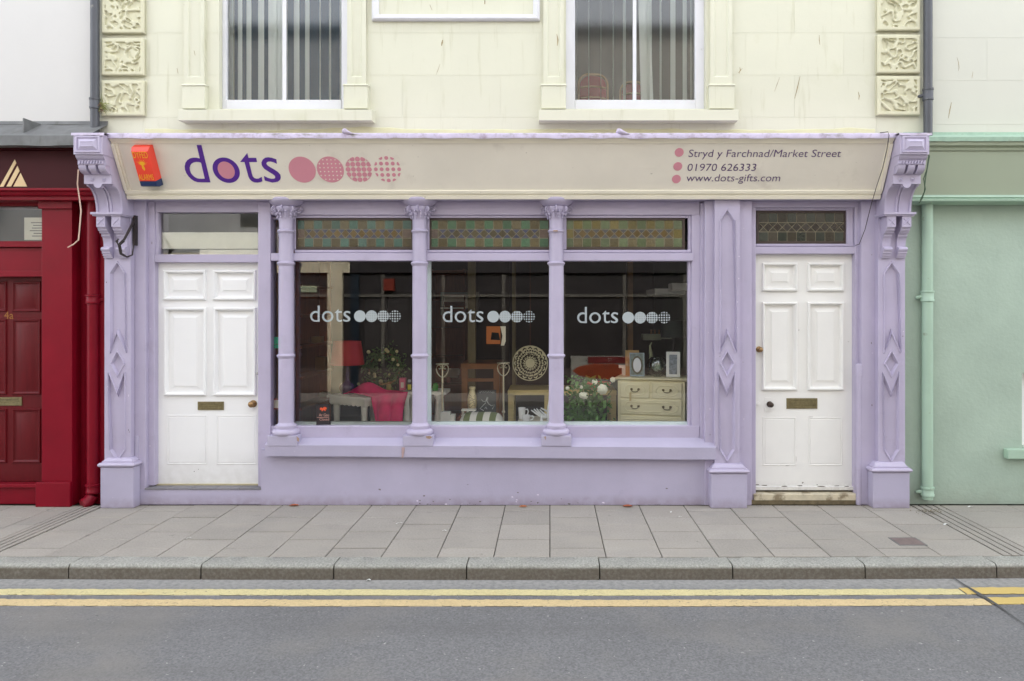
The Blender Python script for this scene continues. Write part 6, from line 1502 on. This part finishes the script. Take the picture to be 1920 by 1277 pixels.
for a in ((748, 982, 0.026, 0.007, 25, 'white feather-like scrap on a slab below the second column'), (718, 951, 0.030, 0.004, 40, 'thin white sliver at the wall below the left window'), (833, 996, 0.016, 0.008, 0, 'little white scrap on a slab below the third column'), (354, 1010, 0.016, 0.008, 30, 'white scrap on the joint in front of the left door'), (1258, 961, 0.014, 0.006, 70, 'curved white scrap in front of the right-hand pilaster'), (1275, 970, 0.012, 0.008, 0, 'white speck of litter just kerbwards of the curved scrap'),
          (1411, 944, 0.024, 0.014, 40, 'crumpled white scrap at the left foot of the right door'), (1420, 943, 0.022, 0.006, -50, 'white curl of litter by the left end of the worn threshold'), (1456, 941, 0.026, 0.010, 10, 'pale litter in front of the worn threshold, centre left'), (1580, 941, 0.020, 0.010, 30, 'pale litter beside the lilac pipe stub'), (1592, 940, 0.022, 0.004, 80, 'dry straw standing at the right end of the threshold'), (1773, 984, 0.020, 0.012, 20, 'white scrap lying beside the right-hand drainage channel'), (1819, 951, 0.020, 0.014, 0, 'white scrap at the foot of the mint green wall'), (691, 1089, 0.014, 0.012, 0, 'bluish white scrap on the road against the kerb')):
    scrap(*a)
o_ = bpy.data.objects
for o in list(COL.objects):
    if o.name.startswith('litter_scrap') and 'kerb' in o['label'] and 'road' in o['label']: o.location = (*RPz(691, 1089, -0.1), -0.098)
lm = MB(); rr = random.Random(8)
for k in range(90):
    x, y = RPz(1741+rr.gauss(0, 12), 958+abs(rr.gauss(0, 4))); a = rr.uniform(0, 6.28); s_ = rr.uniform(0.008, 0.02); z = rr.uniform(0.002, 0.02)
    lm.add([(x, y, z), (x+s_*math.cos(a), y+s_*math.sin(a), z+rr.uniform(0, .01)), (x+s_*math.cos(a+0.9)*0.8, y+s_*math.sin(a+0.9)*0.8, z)], [(0,1,2)])
lo_ = lm.obj('leaf_litter', M('brown_litter', (96, 84, 56), 0.9, 0.4, 60)); lo_['kind'] = 'stuff'; tag(lo_, 'brown leaf crumbs gathered at the foot of the mint green drainpipe', 'leaf litter')
lm = MB()
for k in range(120):
    x, y = rr.uniform(1.82, 2.82), rr.uniform(-0.06, 0.03); a = rr.uniform(0, 6.28); s_ = rr.uniform(0.005, 0.016); z = rr.uniform(0.002, 0.010)
    lm.add([(x, y, z), (x+s_*math.cos(a), y+s_*math.sin(a), z+rr.uniform(0, .006)), (x+s_*math.cos(a+0.9)*0.7, y+s_*math.sin(a+0.9)*0.7, z)], [(0,1,2)])
lo_ = lm.obj('door_litter', bpy.data.materials['brown_litter']); lo_['kind'] = 'stuff'; tag(lo_, 'brown crumbs and dust along the worn threshold of the right door', 'leaf litter')

lm = MB()  # dark specks drawn in as contact shade along the wall foot
for k in range(420):
    x, y = rr.uniform(-3.7, 1.42), -abs(rr.gauss(0, 0.010))-0.002; a = rr.uniform(0, 6.28); s_ = rr.uniform(0.004, 0.013); z = rr.uniform(0.001, 0.006)
    lm.add([(x, y, z), (x+s_*math.cos(a), y+s_*math.sin(a)*0.5, z+rr.uniform(0, .004)), (x+s_*math.cos(a+0.9)*0.7, y+s_*math.sin(a+0.9)*0.4, z)], [(0,1,2)])
lo_ = lm.obj('wall_foot_shade', M('contact_shade', (74, 68, 56), 0.9, 0.3, 60)); lo_['kind'] = 'stuff'; tag(lo_, 'dark specks standing in for contact shade where the lilac stall riser meets the pavement', 'contact shade')
